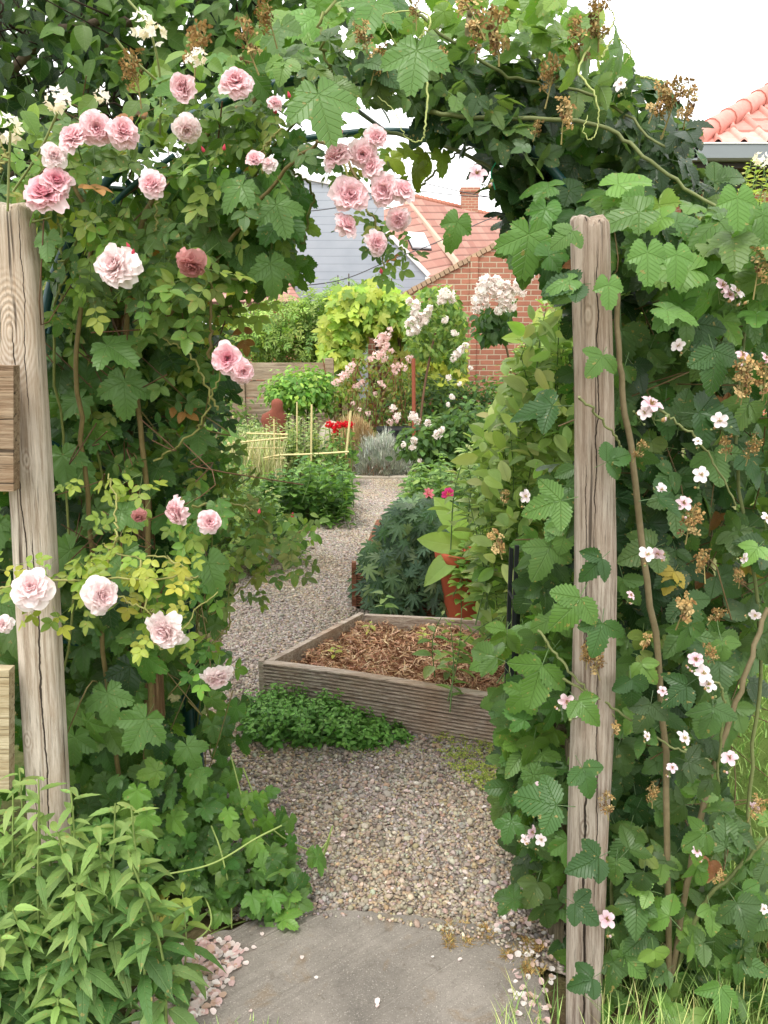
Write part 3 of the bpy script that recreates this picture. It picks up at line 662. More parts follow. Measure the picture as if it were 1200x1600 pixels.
#SECTION_GROUND
# ================================================================ GROUND
mb = MB(); S_ = 400
xs = np.concatenate([[-S_, -60, -20], np.linspace(-8, 8, 81), [20, 60, S_]]); ys = np.concatenate([[-S_, -40, -5], np.linspace(-1, 14, 76), [25, 80, S_]])
X, Yg = np.meshgrid(xs, ys); Z = -.014 + .004 * np.sin(X * 3.1) * np.cos(Yg * 2.3); Z = np.where((abs(X) < 8) & (Yg > -1) & (Yg < 14), Z, -.014)
nx_ = len(xs); ii = np.arange((len(ys) - 1) * nx_).reshape(-1, nx_)[:, :-1].ravel()
mb.add(np.stack([X.ravel(), Yg.ravel(), Z.ravel()], 1), np.stack([ii, ii + 1, ii + 1 + nx_, ii + nx_], 1)); tag(mb.build('ground', M_ground), kind='structure')
def sheet(name, mat, pts, z, thick=0):
    p = [(q[0], q[1], z) for q in pts]; mb = MB(); n = len(p); 
    if thick: prism(mb, p[::-1], (0, 0, -thick))
    else:
        import mathutils.geometry as mg
        tri = mg.tessellate_polygon([[Vector(a) for a in p]]); mb.add(p, [t if (Vector(p[t[1]]) - Vector(p[t[0]])).cross(Vector(p[t[2]]) - Vector(p[t[0]])).z > 0 else t[::-1] for t in tri])
    return tag(mb.build(name, mat, smooth=False), kind='structure')
GPX = [(250, 1290), (300, 1195), (335, 1080), (348, 1000), (372, 905), (452, 866), (497, 820), (535, 780), (548, 748), (640, 748), (640, 775), (600, 810), (566, 870), (556, 950),
       (780, 1000), (960, 1100), (1000, 1330), (900, 1530), (800, 1500), (430, 1450), (300, 1400)]
GP = [G(a, b) for a, b in GPX]
sheet('gravel_path', M_gravel, GP, .002)
lawn = [(.62, 1.2), (9, 1.2), (9, 9), (1.7, 9), (1.35, 4), (.9, 2.4)]
sheet('lawn', M_lawn, lawn, -.004)
# stone slab: irregular top, worn edges
SPX = [(438, 1436), (520, 1431), (640, 1440), (735, 1455), (822, 1476), (850, 1560), (900, 1760), (150, 1760), (230, 1560), (330, 1470)]
SP = [G(a, b) for a, b in SPX]
c_ = np.mean(SP, 0); mb = MB(); ring = []
sp = np.array(SP + [SP[0]]); L = np.linspace(0, len(SP), 121)[:-1]
ring = np.array([sp[int(l)] * (1 - l % 1) + sp[int(l) + 1] * (l % 1) for l in L])[:, :2]; ring += rn(120, 2) * .0035
rows = [(1.0, -.03), (1.0, .016), (.992, .023), (.97, .026)]
V = []
for s, z in rows: V.append(np.c_[c_[:2] + (ring - c_[:2]) * s, np.full(120, z) + rn(120) * .0008 * (s > .9)])
V = np.concatenate(V); f = [(i * 120 + k, i * 120 + (k + 1) % 120, (i + 1) * 120 + (k + 1) % 120, (i + 1) * 120 + k) for i in range(len(rows) - 1) for k in range(120)]
f = [q[::-1] for q in f]
mb.add(V, f)
import mathutils.geometry as mg
tp = V[-120:]; tri = mg.tessellate_polygon([[Vector(a) for a in tp]]); tri = [t if np.cross(tp[t[1]] - tp[t[0]], tp[t[2]] - tp[t[0]])[2] > 0 else t[::-1] for t in tri]; mb.add(tp, tri)
tag(mb.build('stone_slab', M_slab, smooth=False), kind='structure')

# pebbles
t_ = (1 + 5 ** .5) / 2
ICO = norm(np.array([(-1, t_, 0), (1, t_, 0), (-1, -t_, 0), (1, -t_, 0), (0, -1, t_), (0, 1, t_), (0, -1, -t_), (0, 1, -t_), (t_, 0, -1), (t_, 0, 1), (-t_, 0, -1), (-t_, 0, 1)]))
ICF = np.array([(0, 11, 5), (0, 5, 1), (0, 1, 7), (0, 7, 10), (0, 10, 11), (1, 5, 9), (5, 11, 4), (11, 10, 2), (10, 7, 6), (7, 1, 8), (3, 9, 4), (3, 4, 2), (3, 2, 6), (3, 6, 8), (3, 8, 9), (4, 9, 5), (2, 4, 11), (6, 2, 10), (8, 6, 7), (9, 8, 1)])
def pebbles(mb, poly, m, size, cols, z0=.003, flat=.55):
    q = poly_pts([tuple(p[:2]) for p in poly], m); s = np.exp(rn(m) * .28) * size; sc = np.stack([s * ru(.8, 1.25, m), s * ru(.6, 1, m), s * flat * ru(.6, 1.1, m)], 1) * .5
    a = ru(0, 6.28, m); tl = rn(m) * .45; V = ICO[None] * (1 + rn(m, 12, 1) * .13) * sc[:, None, :]
    c, s_ = np.cos(tl)[:, None], np.sin(tl)[:, None]; V = np.stack([V[..., 0] * c - V[..., 2] * s_, V[..., 1], V[..., 0] * s_ + V[..., 2] * c], 2)
    c, s_ = np.cos(a)[:, None], np.sin(a)[:, None]; V = np.stack([V[..., 0] * c - V[..., 1] * s_, V[..., 0] * s_ + V[..., 1] * c, V[..., 2]], 2)
    pn = np.sin(q[:, 0] * 4.3 + 1) * np.cos(q[:, 1] * 3.1) + .6 * np.sin(q[:, 0] * 11 + q[:, 1] * 7); pn = np.clip(pn * .8 + rn(m) * .35, -1, 1)[:, None]
    tn = pal(cols, m, .14) * np.where(pn > 0, 1 + pn * np.array([.07, .03, -.10]), 1 - pn * np.array([-.04, -.05, -.03]))
    V += np.stack([q[:, 0], q[:, 1], z0 + sc[:, 2] * ru(.2, 1.3, m)], 1)[:, None, :]
    mb.add(V.reshape(-1, 3), (ICF[None] + (np.arange(m) * 12)[:, None, None]).reshape(-1, 3), None, np.repeat(np.clip(tn, 0, .9), 12, 0))
SC = [lin(156, 147, 139), lin(166, 156, 147), lin(147, 138, 131), lin(171, 159, 146), lin(163, 151, 137), lin(169, 162, 154), lin(126, 117, 110), lin(184, 175, 165), lin(161, 141, 127), lin(166, 149, 124)]
near = [G(a, b) for a, b in [(250, 1290), (300, 1195), (340, 1075), (415, 1105), (650, 1150), (800, 1140), (960, 1120), (1000, 1330), (890, 1520), (822, 1478), (735, 1457), (640, 1442), (438, 1438), (330, 1440)]]
mb = MB(); pebbles(mb, near, 22000, .0125, SC); pebbles(mb, near, 20000, .008, SC, .0025); pebbles(mb, near, 900, .019, SC)
mid = [G(a, b) for a, b in [(335, 1085), (348, 1000), (372, 905), (452, 866), (520, 850), (566, 872), (556, 955), (412, 1110)]]
pebbles(mb, mid, 24000, .0125, [c * .75 + SC[1] * .35 for c in SC])
far = [G(a, b) for a, b in [(452, 866), (497, 820), (535, 780), (548, 749), (640, 749), (640, 775), (600, 810), (566, 872), (520, 870)]]
pebbles(mb, far, 24000, .015, [c * .65 + SC[1] * .45 for c in SC])
spill = [G(a, b) for a, b in [(440, 1432), (830, 1472), (850, 1530), (800, 1500), (700, 1470), (560, 1446), (450, 1450)]]; pebbles(mb, spill, 240, .011, SC, .027)
tag(mb.build('gravel', M_stone, smooth=True), kind='stuff', label='loose grey and pinkish tan gravel covering the garden path', cat='gravel')

# concrete kerb at the end of the path
kb = thing('concrete_kerb', 'pale concrete edging strip closing the far end of the gravel path', 'kerb', G(590, 748))
mb = MB(); a0, a1 = G(546, 750), G(622, 752)
box(mb, (a0[0], a0[1], -.02), (G(600, 750)[0] + .05, a0[1] + .14, .03)); mb.build('kerb_block', M_kerb, kb, False)
mb = MB(); box(mb, (G(600, 750)[0] + .056, a0[1], -.02), (a1[0] + .25, a0[1] + .14, .028)); mb.build('kerb_block', M_kerb, kb, False)

# ================================================================ RAISED BEDS
def grooved_board(mb, A, B, z0, z1, th=.028, n=13, inward=(0, 1, 0)):
    """board from A to B (ground points), ribbed outer face made of real ridges"""
    A = np.array([A[0], A[1], 0.]); B = np.array([B[0], B[1], 0.]); ax = norm(B - A); L = np.linalg.norm(B - A); out = np.cross(ax, [0, 0, 1.0]); 
    if out @ np.array(inward) > 0: out = -out
    prof = []; hh = (z1 - z0) / n
    for k in range(n):
        z = z0 + k * hh; prof += [(-.003, z), (-.003, z + hh * .26), (.010, z + hh * .42), (.010, z + hh * .84)]
    prof += [(0, z1), (-th, z1), (-th, z0)]; m = len(prof); nseg = 30
    V = []
    for i in range(nseg + 1):
        t = i / nseg; wob = .004 * math.sin(t * 5 + A[0] * 7) ; c = A + ax * L * t
        V += [c + out * (d + wob) + np.array([0, 0, z + .003 * math.sin(t * 7)]) for d, z in prof]
    f = [(i * m + k, (i + 1) * m + k, (i + 1) * m + (k + 1) % m, i * m + (k + 1) % m) for i in range(nseg) for k in range(m)]
    mb.add(V, f)
    for i, s in ((0, 1), (nseg, -1)):
        e = np.array(V[i * m:(i + 1) * m]); mb.add(np.vstack([e, e[-2:].mean(0)]), [((k + 1) % m, k, m) if s > 0 else (k, (k + 1) % m, m) for k in range(m)])
HB = .215
fl, fr_, bl, br = G(412, 1034, HB), G(800, 1090, HB), G(562, 955, HB), G(770, 966, HB)
fr_ = fl + (fr_ - fl) * 1.28; br = bl + (br - bl) * 1.35
bed = thing('raised_bed', 'weathered grey raised garden bed of grooved boards filled with straw mulch', 'raised bed', (fl[0], fl[1], 0))
hz = HB / 2
for i, (z0, z1) in enumerate(((0.0, hz - .002), (hz + .002, HB))):
    mb = MB(); grooved_board(mb, fl, fr_, z0, z1, .028, 7, (0, 1, 0)); mb.build('front_board', M_deck, bed, False)
def plain_board(mb, A, B, z0, z1, th=.028, out=0):
    A = np.array([A[0], A[1], 0.]); B = np.array([B[0], B[1], 0.]); ax = norm(B - A); o = np.cross(ax, [0, 0, 1.0]) * th
    prism(mb, [A + [0, 0, z0], B + [0, 0, z0], B + [0, 0, z1], A + [0, 0, z1]], o)
ax_ = norm(np.array([fr_[0] - fl[0], fr_[1] - fl[1], 0])); nn_ = np.array([-ax_[1], ax_[0], 0])
ins = fl + nn_ * .034 + ax_ * .002; insb = bl - nn_ * .003
mb = MB(); plain_board(mb, ins, insb, 0, HB - .004, .026); mb.build('side_board', M_deck, bed, False)
mb = MB(); plain_board(mb, bl + ax_ * .03, br, 0, HB - .008, .026); mb.build('back_board', M_deck, bed, False)
mb = MB(); plain_board(mb, fr_ + nn_ * .034, br - nn_ * .003, 0, HB - .004, -.026); mb.build('side_board', M_deck, bed, False)
mb = MB(); box(mb, fl[:3] * [1, 1, 0] + [-.022, -.006, 0], fl[:3] * [1, 1, 0] + [.0, .03, HB + .006]); mb.build('corner_batten', M_deck, bed, False)
# mulch surface
def bilerp(u, v): return (fl * (1 - u) + fr_ * u) * (1 - v) + (bl * (1 - u) + br * u) * v
g = 60; U, Vv = np.meshgrid(np.linspace(.03, .985, g), np.linspace(.05, .97, g)); pts = np.array([bilerp(u, v) for u, v in zip(U.ravel(), Vv.ravel())])
hgt = HB - .075 + .018 * np.sin(pts[:, 0] * 17) * np.cos(pts[:, 1] * 13) + .012 * np.sin(pts[:, 0] * 41 + pts[:, 1] * 29) + rn(g * g) * .006
pts[:, 2] = hgt; ii = (np.arange(g - 1)[:, None] * g + np.arange(g - 1)[None]).ravel(); mb = MB(); mb.add(pts, np.stack([ii, ii + 1, ii + 1 + g, ii + g], 1)); 
mulch = mb.build('mulch_base', M_mulchbase, bed)
mb = MB(); m = 9500; u, v = ru(.03, .985, m), ru(.05, .97, m); p = np.array([bilerp(a, b) for a, b in zip(u, v)])
p[:, 2] = HB - .078 + .018 * np.sin(p[:, 0] * 17) * np.cos(p[:, 1] * 13) + .012 * np.sin(p[:, 0] * 41 + p[:, 1] * 29) + ru(0, .035, m)
a = ru(0, 6.28, m); el = np.clip(rn(m) * .35, -.8, .9); d = np.stack([np.cos(a) * np.cos(el), np.sin(a) * np.cos(el), np.sin(el)], 1); Ls = ru(.015, .06, m)
sd_ = norm(np.cross(d, rn(m, 3))) ; wv = ru(.0012, .003, m)[:, None]; bend = rn(m, 3) * .006
V = np.stack([p - d * Ls[:, None] / 2 - sd_ * wv, p - d * Ls[:, None] / 2 + sd_ * wv, p + bend - sd_ * wv, p + bend + sd_ * wv, p + d * Ls[:, None] / 2 - sd_ * wv, p + d * Ls[:, None] / 2 + sd_ * wv], 1)
V[..., 2] = np.maximum(V[..., 2], .1)
f = np.array([(0, 1, 3), (0, 3, 2), (2, 3, 5), (2, 5, 4)]); mb.add(V.reshape(-1, 3), (f[None] + (np.arange(m) * 6)[:, None, None]).reshape(-1, 3), None,
    np.repeat(pal([lin(220, 188, 154), lin(196, 158, 126), lin(174, 134, 106), lin(226, 196, 160), lin(130, 94, 72), lin(198, 154, 124)], m, .12), 6, 0))
so_ = mb.build('straw_mulch', M_straw, bed, False); so_['kind'] = 'stuff'

# second bed behind, third bed edge beside the path
b2 = thing('raised_bed', 'brown grooved board bed end behind the straw filled bed, mostly under dark cut leaves', 'raised bed', G(558, 945))
q0 = G(558, 948); q1 = G(700, 966); q2 = G(590, 850)
for z0, z1 in ((0, .095), (.098, .19)):
    mb = MB(); grooved_board(mb, q0, q1, z0, z1, .026, 6, (0, 1, 0)); mb.build('front_board', M_deck2, b2, False)
    mb = MB(); grooved_board(mb, q0 + [0, .035, 0], q2, z0, z1 - .002, .026, 6, (1, 0, 0)); mb.build('side_board', M_deck2, b2, False)
mb = MB(); box(mb, (q0[0] - .03, q0[1] - .01, 0), (q0[0] - .004, q0[1] + .03, .27)); mb.build('corner_post', M_deck2, b2, False)
b3 = thing('bed_edging', 'low ribbed wooden board edging the left planting bed beside the gravel', 'bed edging', G(350, 915))
q0 = G(300, 935); q1 = G(455, 872)
for z0, z1 in ((0, .055), (.058, .11)):
    mb = MB(); grooved_board(mb, q0, q1, z0, z1, .026, 4, (-.3, 1, 0)); mb.build('board', M_deck, b3, False)

# ================================================================ POSTS, FENCE BOARDS
def log_post(name, prof, Y, mat, label, cat, crack_a=-1.4, crack_d=.5, seed=0, flat=.72, knot=None):
    """prof: (py, px_left, px_right) top to bottom"""
    r0 = np.random.default_rng(seed); prof = np.array(prof, float); ys_ = np.linspace(prof[0, 0], prof[-1, 0], 90)
    l = np.interp(ys_, prof[:, 0], prof[:, 1]); r = np.interp(ys_, prof[:, 0], prof[:, 2]); seg = 40
    cl = np.array([P(a, y, Y) for a, y in zip(l, ys_)]); crr = np.array([P(a, y, Y) for a, y in zip(r, ys_)]); c = (cl + crr) / 2; rad = (crr[:, 0] - cl[:, 0]) / 2
    th = np.linspace(0, 2 * np.pi, seg, endpoint=False); ph = r0.uniform(0, 6, 6); V = []
    for i in range(90):
        z = c[i, 2]; sh = 1 + .05 * np.sin(2 * th + ph[0] + z * .8) + .03 * np.sin(3 * th + ph[1] + z * 2.1) + .018 * np.sin(7 * th + ph[2] + z * 1.2) + .012 * np.sin(13 * th + ph[3] + z * 2)
        for ca, cw, cd in ((crack_a, .09, crack_d), (crack_a + 1.3, .06, crack_d * .5), (crack_a - 1.1, .05, crack_d * .35)):
            dd = (th - ca - .12 * math.sin(z * 4 + ca) + np.pi) % (2 * np.pi) - np.pi; sh = sh - cd * np.exp(-(dd / cw) ** 2) * (.55 + .45 * math.sin(z * 3 + ca * 5)) * .35
        if knot: 
            dd = (th - knot[1] + np.pi) % (2 * np.pi) - np.pi; q = (dd / .55) ** 2 + ((z - knot[0]) / .09) ** 2; sh = sh + .13 * np.exp(-q) - .06 * np.exp(-q * 9)
        sh = np.array(sh); se = (np.abs(np.cos(th)) ** 2.6 + np.abs(np.sin(th)) ** 2.6) ** (-1 / 2.6)   # squarish round
        rr = rad[i] * sh * se / 1.03; top = r0.normal(size=seg) * .0 
        zz = np.full(seg, z) + (0.006 * np.sin(th * 2 + 1) + .004 * np.sin(th * 5) if i == 0 else 0)
        V.append(np.stack([c[i, 0] + rr * np.cos(th), Y + .0 + rr * np.sin(th) * flat * 1.1, zz], 1))
    # worn rim + top
    top = V[0]; ctr = top.mean(0); V = [ctr + (top - ctr) * s + [0, 0, dz] for s, dz in ((.05, .012), (.5, .011), (.85, .009), (.96, .004))] + V
    V.append(V[-1] * [1, 1, 0] + [0, 0, -.05]); nr = len(V); V = np.concatenate(V)
    f = [((i + 1) * seg + k, (i + 1) * seg + (k + 1) % seg, i * seg + (k + 1) % seg, i * seg + k) for i in range(nr - 1) for k in range(seg)]
    mb = MB(); mb.add(V, f); o = mb.build(name, mat, None, True, loc=(c[-1, 0], Y, 0)); return tag(o, label, cat)
YL, YR = 1.80, 1.55
log_post('gate_post', [(328, -12, 50), (420, -2, 62), (560, 4, 70), (800, 21, 85), (1000, 32, 95), (1240, 45, 106), (1500, 60, 112)], YL, M_postL,
         'thick pale weathered wooden post with a large knot, left of the path', 'post', -1.45, .55, 3, knot=(P(40, 520, YL)[2], -1.7))
log_post('gate_post', [(350, 890, 950), (600, 897, 956), (900, 898, 961), (1100, 894, 958), (1300, 889, 948), (1640, 886, 936)], YR, M_postR,
         'slim greyish brown wooden post right of the path wrapped in bramble leaves', 'post', -1.1, .45, 8)
log_post('stake', [(440, 168, 196), (600, 190, 215), (750, 205, 232), (900, 216, 246), (1100, 226, 256), (1420, 240, 268)], 2.15, M_pole,
         'brown rough stake standing in the rose foliage behind the pale post', 'stake', -1.3, .4, 5, flat=.95)
log_post('short_stake', [(1120, 926, 960), (1300, 918, 950), (1640, 912, 938)], 1.66, M_postR,
         'shorter split stake pressed against the back of the slim right post', 'stake', -1.0, .4, 12)
fb = thing('board_fence', 'low board fence leaving the left edge of the frame from the pale post', 'fence', (P(-200, 1200, 1.9)[0], 1.92, 0))
def rail(name, l, r, top, bot, Y, mat, th=.03, slope=0):
    a, b, c, d = P(l, top, Y), P(r, top + slope, Y), P(r, bot + slope, Y), P(l, bot, Y); n = 26; mb = MB(); V = []
    for i in range(n + 1):
        t = i / n; tp = a * (1 - t) + b * t; bt = d * (1 - t) + c * t; w_ = .003 * math.sin(t * 9) + .0015 * math.sin(t * 31)
        V += [tp + [0, 0, w_], tp + [0, th, w_], bt + [0, th, w_ * .5], bt + [0, 0, w_ * .5]]
    f = [(i * 4 + k, i * 4 + (k + 1) % 4, (i + 1) * 4 + (k + 1) % 4, (i + 1) * 4 + k) for i in range(n) for k in range(4)] + [(3, 2, 1, 0), (n * 4, n * 4 + 1, n * 4 + 2, n * 4 + 3)]
    mb.add(V, f); o = mb.build(name, mat, fb, False); return o
rail('upper_board', -420, 21, 572, 768, 1.70, M_rail)
rail('lower_board', -420, 14, 1036, 1225, 1.72, M_plank, slope=12)
mb = MB(); box(mb, (P(-330, 560, 1.94)[0], 1.945, -.05), (P(-275, 560, 1.94)[0], 2.01, 1.66)); mb.build('fence_upright', M_rail, fb, False)

# ================================================================ GARDEN ARCH
YF, YB = 1.93, 2.55
arch = thing('garden_arch', 'dark green tubular metal garden arch under the roses, hops and brambles', 'garden arch', (0, 2.2, 0))
def to_ground(px, py, Y): q = P(px, py, Y); return np.array([q[0], Y, -.03])
FH = [P(a, b, YF) for a, b in ((38, 900), (55, 640), (72, 480), (96, 400), (138, 325), (190, 258), (270, 197), (385, 145), (480, 124), (590, 130), (690, 152), (765, 188), (835, 238), (878, 282), (912, 325), (936, 420), (944, 700))]
FH = [to_ground(34, 950, YF)] + FH + [to_ground(940, 900, YF)]
BH = [P(a, b, YB) for a, b in ((297, 900), (292, 600), (300, 420), (345, 300), (430, 232), (540, 209), (650, 207), (760, 232), (850, 300), (900, 390), (918, 500), (920, 700))]
BH = [to_ground(301, 960, YB)] + BH + [to_ground(918, 960, YB)]
for Hh in (FH, BH):
    mb = MB(); tube(mb, smooth_path(Hh, 90), .0105, 10); mb.build('hoop', M_tube, arch)
mb = MB(); a_ = to_ground(300, 1190, YB); tube(mb, [a_, a_ + [-.01, 0, 1.05]], .022, 10); mb.build('leg_sleeve', M_tube, arch)
mb = MB(); tube(mb, smooth_path([p + [.0, .0, -.06] for p in FH[3:8]], 24), .006, 8); tube(mb, pxpath([(200, 285, 1.95), (255, 345, 2.15), (330, 330, 2.45)], 12), .007, 8); mb.build('brace', M_tube, arch)
fp, bp_ = smooth_path(FH, 90), smooth_path(BH, 90)
for k in (4, 9, 14, 20, 27, 35, 45, 56, 64, 71, 77, 83):
    mb = MB(); tube(mb, [fp[k], bp_[k]], .006, 8); mb.build('crossbar', M_tube, arch)
mb = MB(); 
for k in (25, 50, 75): tube(mb, smooth_path([fp[60] + [.01 * math.cos(a + k), .002 * k / 25, .014 * math.sin(a + k)] for a in np.linspace(0, 12, 14)], 40), .0016, 5)
tube(mb, smooth_path([fp[60], fp[60] + [.02, -.02, -.05], fp[60] + [-.01, -.02, -.1], fp[60] + [.0, -.02, -.14]], 12), .0016, 5); tube(mb, smooth_path([fp[60], fp[60] + [-.03, -.02, .03], fp[60] + [-.06, -.02, .02]], 12), .0014, 5)
tag(mb.build('twine', M_tie, None, loc=fp[60]), 'bright green twine knotted round the arch tube at upper right', 'twine')
# slatted trellis down the right side of the arch
tr = thing('slatted_trellis', 'low grey wooden slat trellis with black metal strip right of the gravel', 'trellis', (P(800, 1290, 2.4) * [1, 1, 0]))
A_, B_ = G(797, 1318), G(868, 1500)
for k in range(9):
    t = k / 8; c = A_ * (1 - t) + B_ * t; mb = MB(); hh = .62 + .02 * math.sin(k * 2.3); box(mb, (-.008, -.016, 0), (.008, .016, hh), off=(c[0] + .012, c[1] + .03, 0)); mb.build('slat', M_slat, tr, False)
for z in (.12, .5):
    mb = MB(); a, b = A_ + [.026, 0, z], B_ + [.026, .04, z]; prism(mb, [a, b, b + [0, 0, .03], a + [0, 0, .03]], (.012, 0, 0)); mb.build('slat_rail', M_slat, tr, False)
mb = MB()
for dx, dy in ((0, 0), (.018, .04), (.004, .12)): box(mb, (A_[0] - .02 + dx, A_[1] + dy, 0), (A_[0] - .008 + dx, A_[1] + .012 + dy, .98 - dx * 8))
for z in (.1, .26, .44, .62, .8): box(mb, (A_[0] - .017, A_[1] + .004, z), (A_[0] - .011, A_[1] + .13, z + .006))
mb.build('metal_strip', M_black, tr, False)
# ================================================================ BUILDINGS
def ground_pts(poly, Y): return [P(a, b, Y) for a, b in poly]
# old brick shed gable
Yb = 13.0; sh = thing('brick_shed', 'old orange brick shed gable half covered by vines at the garden end', 'shed', (P(760, 590, Yb) * [1, 1, 0]))
gl, ap, gr = P(618, 472, Yb), P(775, 386, Yb), P(960, 492, Yb)
wp = [gl * [1, 1, 0], gr * [1, 1, 0], gr, ap, gl]
mb = MB(); prism(mb, wp, (0, .35, 0)); mb.build('wall', M_brick, sh, False)
mb = MB(); prism(mb, [gl * [1, 1, 0] + [.05, .36, 0], gl + [.05, .36, -.1], gl + [.05, 5, -.1], gl * [1, 1, 0] + [.05, 5, 0]], (.2, 0, 0)); mb.build('side_wall', M_brick, sh, False); mb = MB(); prism(mb, [gr * [1, 1, 0] + [-.05, .36, 0], gr + [-.05, .36, -.1], gr + [-.05, 5, -.1], gr * [1, 1, 0] + [-.05, 5, 0]], (-.2, 0, 0)); mb.build('side_wall', M_brick, sh, False)
def coping(A, B, name='coping'):
    mb = MB(); n = 22; ax = (B - A) / n; L = np.linalg.norm(ax); d = ax / L; up = np.cross([0, -1.0, 0], d) ; up = up if up[2] > 0 else -up
    for k in range(n):
        a = A + ax * k + d * .006; b = A + ax * (k + 1) - d * .006; j = up * (.004 * math.sin(k * 3.7)); prism(mb, [a + j, b + j, b + up * .075 + j, a + up * .075 + j], (0, .42, 0), np.array(lin(186, 158, 132)) * random.uniform(.75, 1.1))
    for v in mb.v: v[:, 1] -= .03
    mb.build(name, M_stone, sh, False)
coping(gl, ap); coping(gr, ap)
mb = MB(); prism(mb, [gl + [0, .4, 0], ap + [0, .4, 0], ap + [0, 5, 0], gl + [0, 5, 0]], (0, 0, -.08)); prism(mb, [ap + [0, .4, 0], gr + [0, .4, 0], gr + [0, 5, 0], ap + [0, 5, 0]], (0, 0, -.08)); mb.build('roof', M_roofB, sh, False)
# vertical pier on the wall
a, b = P(741, 400, Yb), P(741, 590, Yb); mb = MB(); box(mb, (a[0] - .06, Yb - .045, 0), (a[0] + .06, Yb + .01, a[2] - .02)); mb.build('pier', M_brick, sh, False)
mb = MB(); a = P(575, 520, 12.9); box(mb, (P(575, 500, 12.9)[0], 12.85, 0), (P(618, 500, 12.9)[0], 12.97, P(600, 505, 12.9)[2])); mb.build('lean_wall', M_brick, sh, False)

# grey clad building
Yg_ = 18.0; gb = thing('clad_building', 'pale blue grey building clad in horizontal boards behind the garden', 'building', (P(540, 600, Yg_) * [1, 1, 0]))
pg = [P(a, b, Yg_) for a, b in ((400, 262), (492, 284), (600, 306), (600, 362), (668, 433))]
wl = [pg[0] * [1, 1, 0], pg[-1] * [1, 1, 0], pg[-1], pg[3], pg[2], pg[1], pg[0]]
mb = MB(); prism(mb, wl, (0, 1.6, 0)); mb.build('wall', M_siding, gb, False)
for A, B in ((pg[0], pg[1]), (pg[1], pg[2]), (pg[3], pg[4])):
    mb = MB(); d = norm(B - A); up = np.cross([0, -1.0, 0], d); up = up if up[2] > 0 else -up; prism(mb, [A - [0, .06, 0], B - [0, .06, 0], B + up * .09 - [0, .06, 0], A + up * .09 - [0, .06, 0]], (0, 1.72, 0)); mb.build('verge_trim', M_white, gb, False)
mb = MB(); box(mb, (pg[-1][0] - .05, Yg_ - .05, 0), (pg[-1][0] + .05, Yg_ - .003, pg[-1][2])); mb.build('corner_trim', M_white, gb, False)

# red roofed house
rh = thing('tiled_house', 'house with faded red tiled roof, skylight and brick chimney beyond the shed', 'house', (P(700, 600, 22) * [1, 1, 0]))
def roofquad(mb, q, th=.16):
    q = np.array(q); pn_ = np.cross(q[1] - q[0], q[3] - q[0]); o_ = np.array([0, 0, H]); d_ = q[2] - o_; q[2] = o_ + d_ * (((q[0] - o_) @ pn_) / (d_ @ pn_)); U = norm(q[1] - q[0]); W_ = norm(np.cross(np.cross(U, q[3] - q[0]), U)); uv = [((p - q[0]) @ U, (p - q[0]) @ W_) for p in q]; n = norm(np.cross(U, W_)); n = n if n[2] > 0 else -n
    mb.add(q, [(0, 1, 2, 3)], np.array([uv])); prism(mb, q - n * .004, -n * th)
main = [P(560, 470, 22.1), P(860, 452, 26), P(800, 345, 31.5), P(636, 306, 26.5)]
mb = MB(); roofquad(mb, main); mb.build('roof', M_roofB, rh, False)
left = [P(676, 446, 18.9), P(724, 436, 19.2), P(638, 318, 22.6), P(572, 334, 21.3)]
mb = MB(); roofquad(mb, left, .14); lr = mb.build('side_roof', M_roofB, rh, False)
mb = MB(); tube(mb, [P(636, 316, 22.5), P(712, 410, 19.6), P(722, 432, 19.15)], .09, 6, lin(186, 160, 142)); mb.build('valley_line', M_stone, rh, False)
mb = MB(); n = 26; A, B = P(636, 306, 26.5), P(800, 345, 31.5)
for k in range(n): tube(mb, [A + (B - A) * k / n, A + (B - A) * (k + .96) / n], [.13, .11], 8, lin(184, 124, 104))
mb.build('ridge_tiles', M_stone, rh)
# skylight lying on the side roof
q = np.array(left); U = q[1] - q[0]; 
def onroof(px, py):
    n_ = np.cross(q[1] - q[0], q[3] - q[0]); d = P(px, py, 1.0) - [0, 0, H]; t = ((q[0] - [0, 0, H]) @ n_) / (d @ n_); return np.array([0, 0, H]) + d * t
sk = [onroof(*p) for p in ((645, 390), (673, 391), (662, 368), (634, 366))]; n_ = norm(np.cross(sk[1] - sk[0], sk[3] - sk[0])); n_ = n_ if n_ @ np.array([0, -1, .3]) > 0 else -n_
mb = MB(); c = np.mean(sk, 0); prism(mb, [c + (p - c) * 1.08 for p in sk], n_ * .03); skf = mb.build('skylight', M_soffit, rh, False)
mb = MB(); prism(mb, [np.array(p) + n_ * .034 for p in sk], n_ * .04); gp = mb.build('pane', M_glass, rh, False); sub(gp, skf)
mb = MB(); c = P(735, 312, 28); box(mb, (c[0] - .27, c[1], c[2] - 1.8), (c[0] + .27, c[1] + .5, c[2] + .24)); box(mb, (c[0] - .32, c[1] - .05, c[2] + .243), (c[0] + .32, c[1] + .55, c[2] + .38)); mb.build('chimney', M_brick, rh, False)
mb = MB(); a, b = P(560, 480, 22.8), P(850, 470, 26.8); e0, e1 = P(572, 470, 22.8), P(850, 455, 26.8); prism(mb, [a * [1, 1, 0], b * [1, 1, 0], e1 * [1, 1, 1] - [0, 0, .6], e0 - [0, 0, .6]], (0.3, 3, 0)); mb.build('wall', M_brick, rh, False)

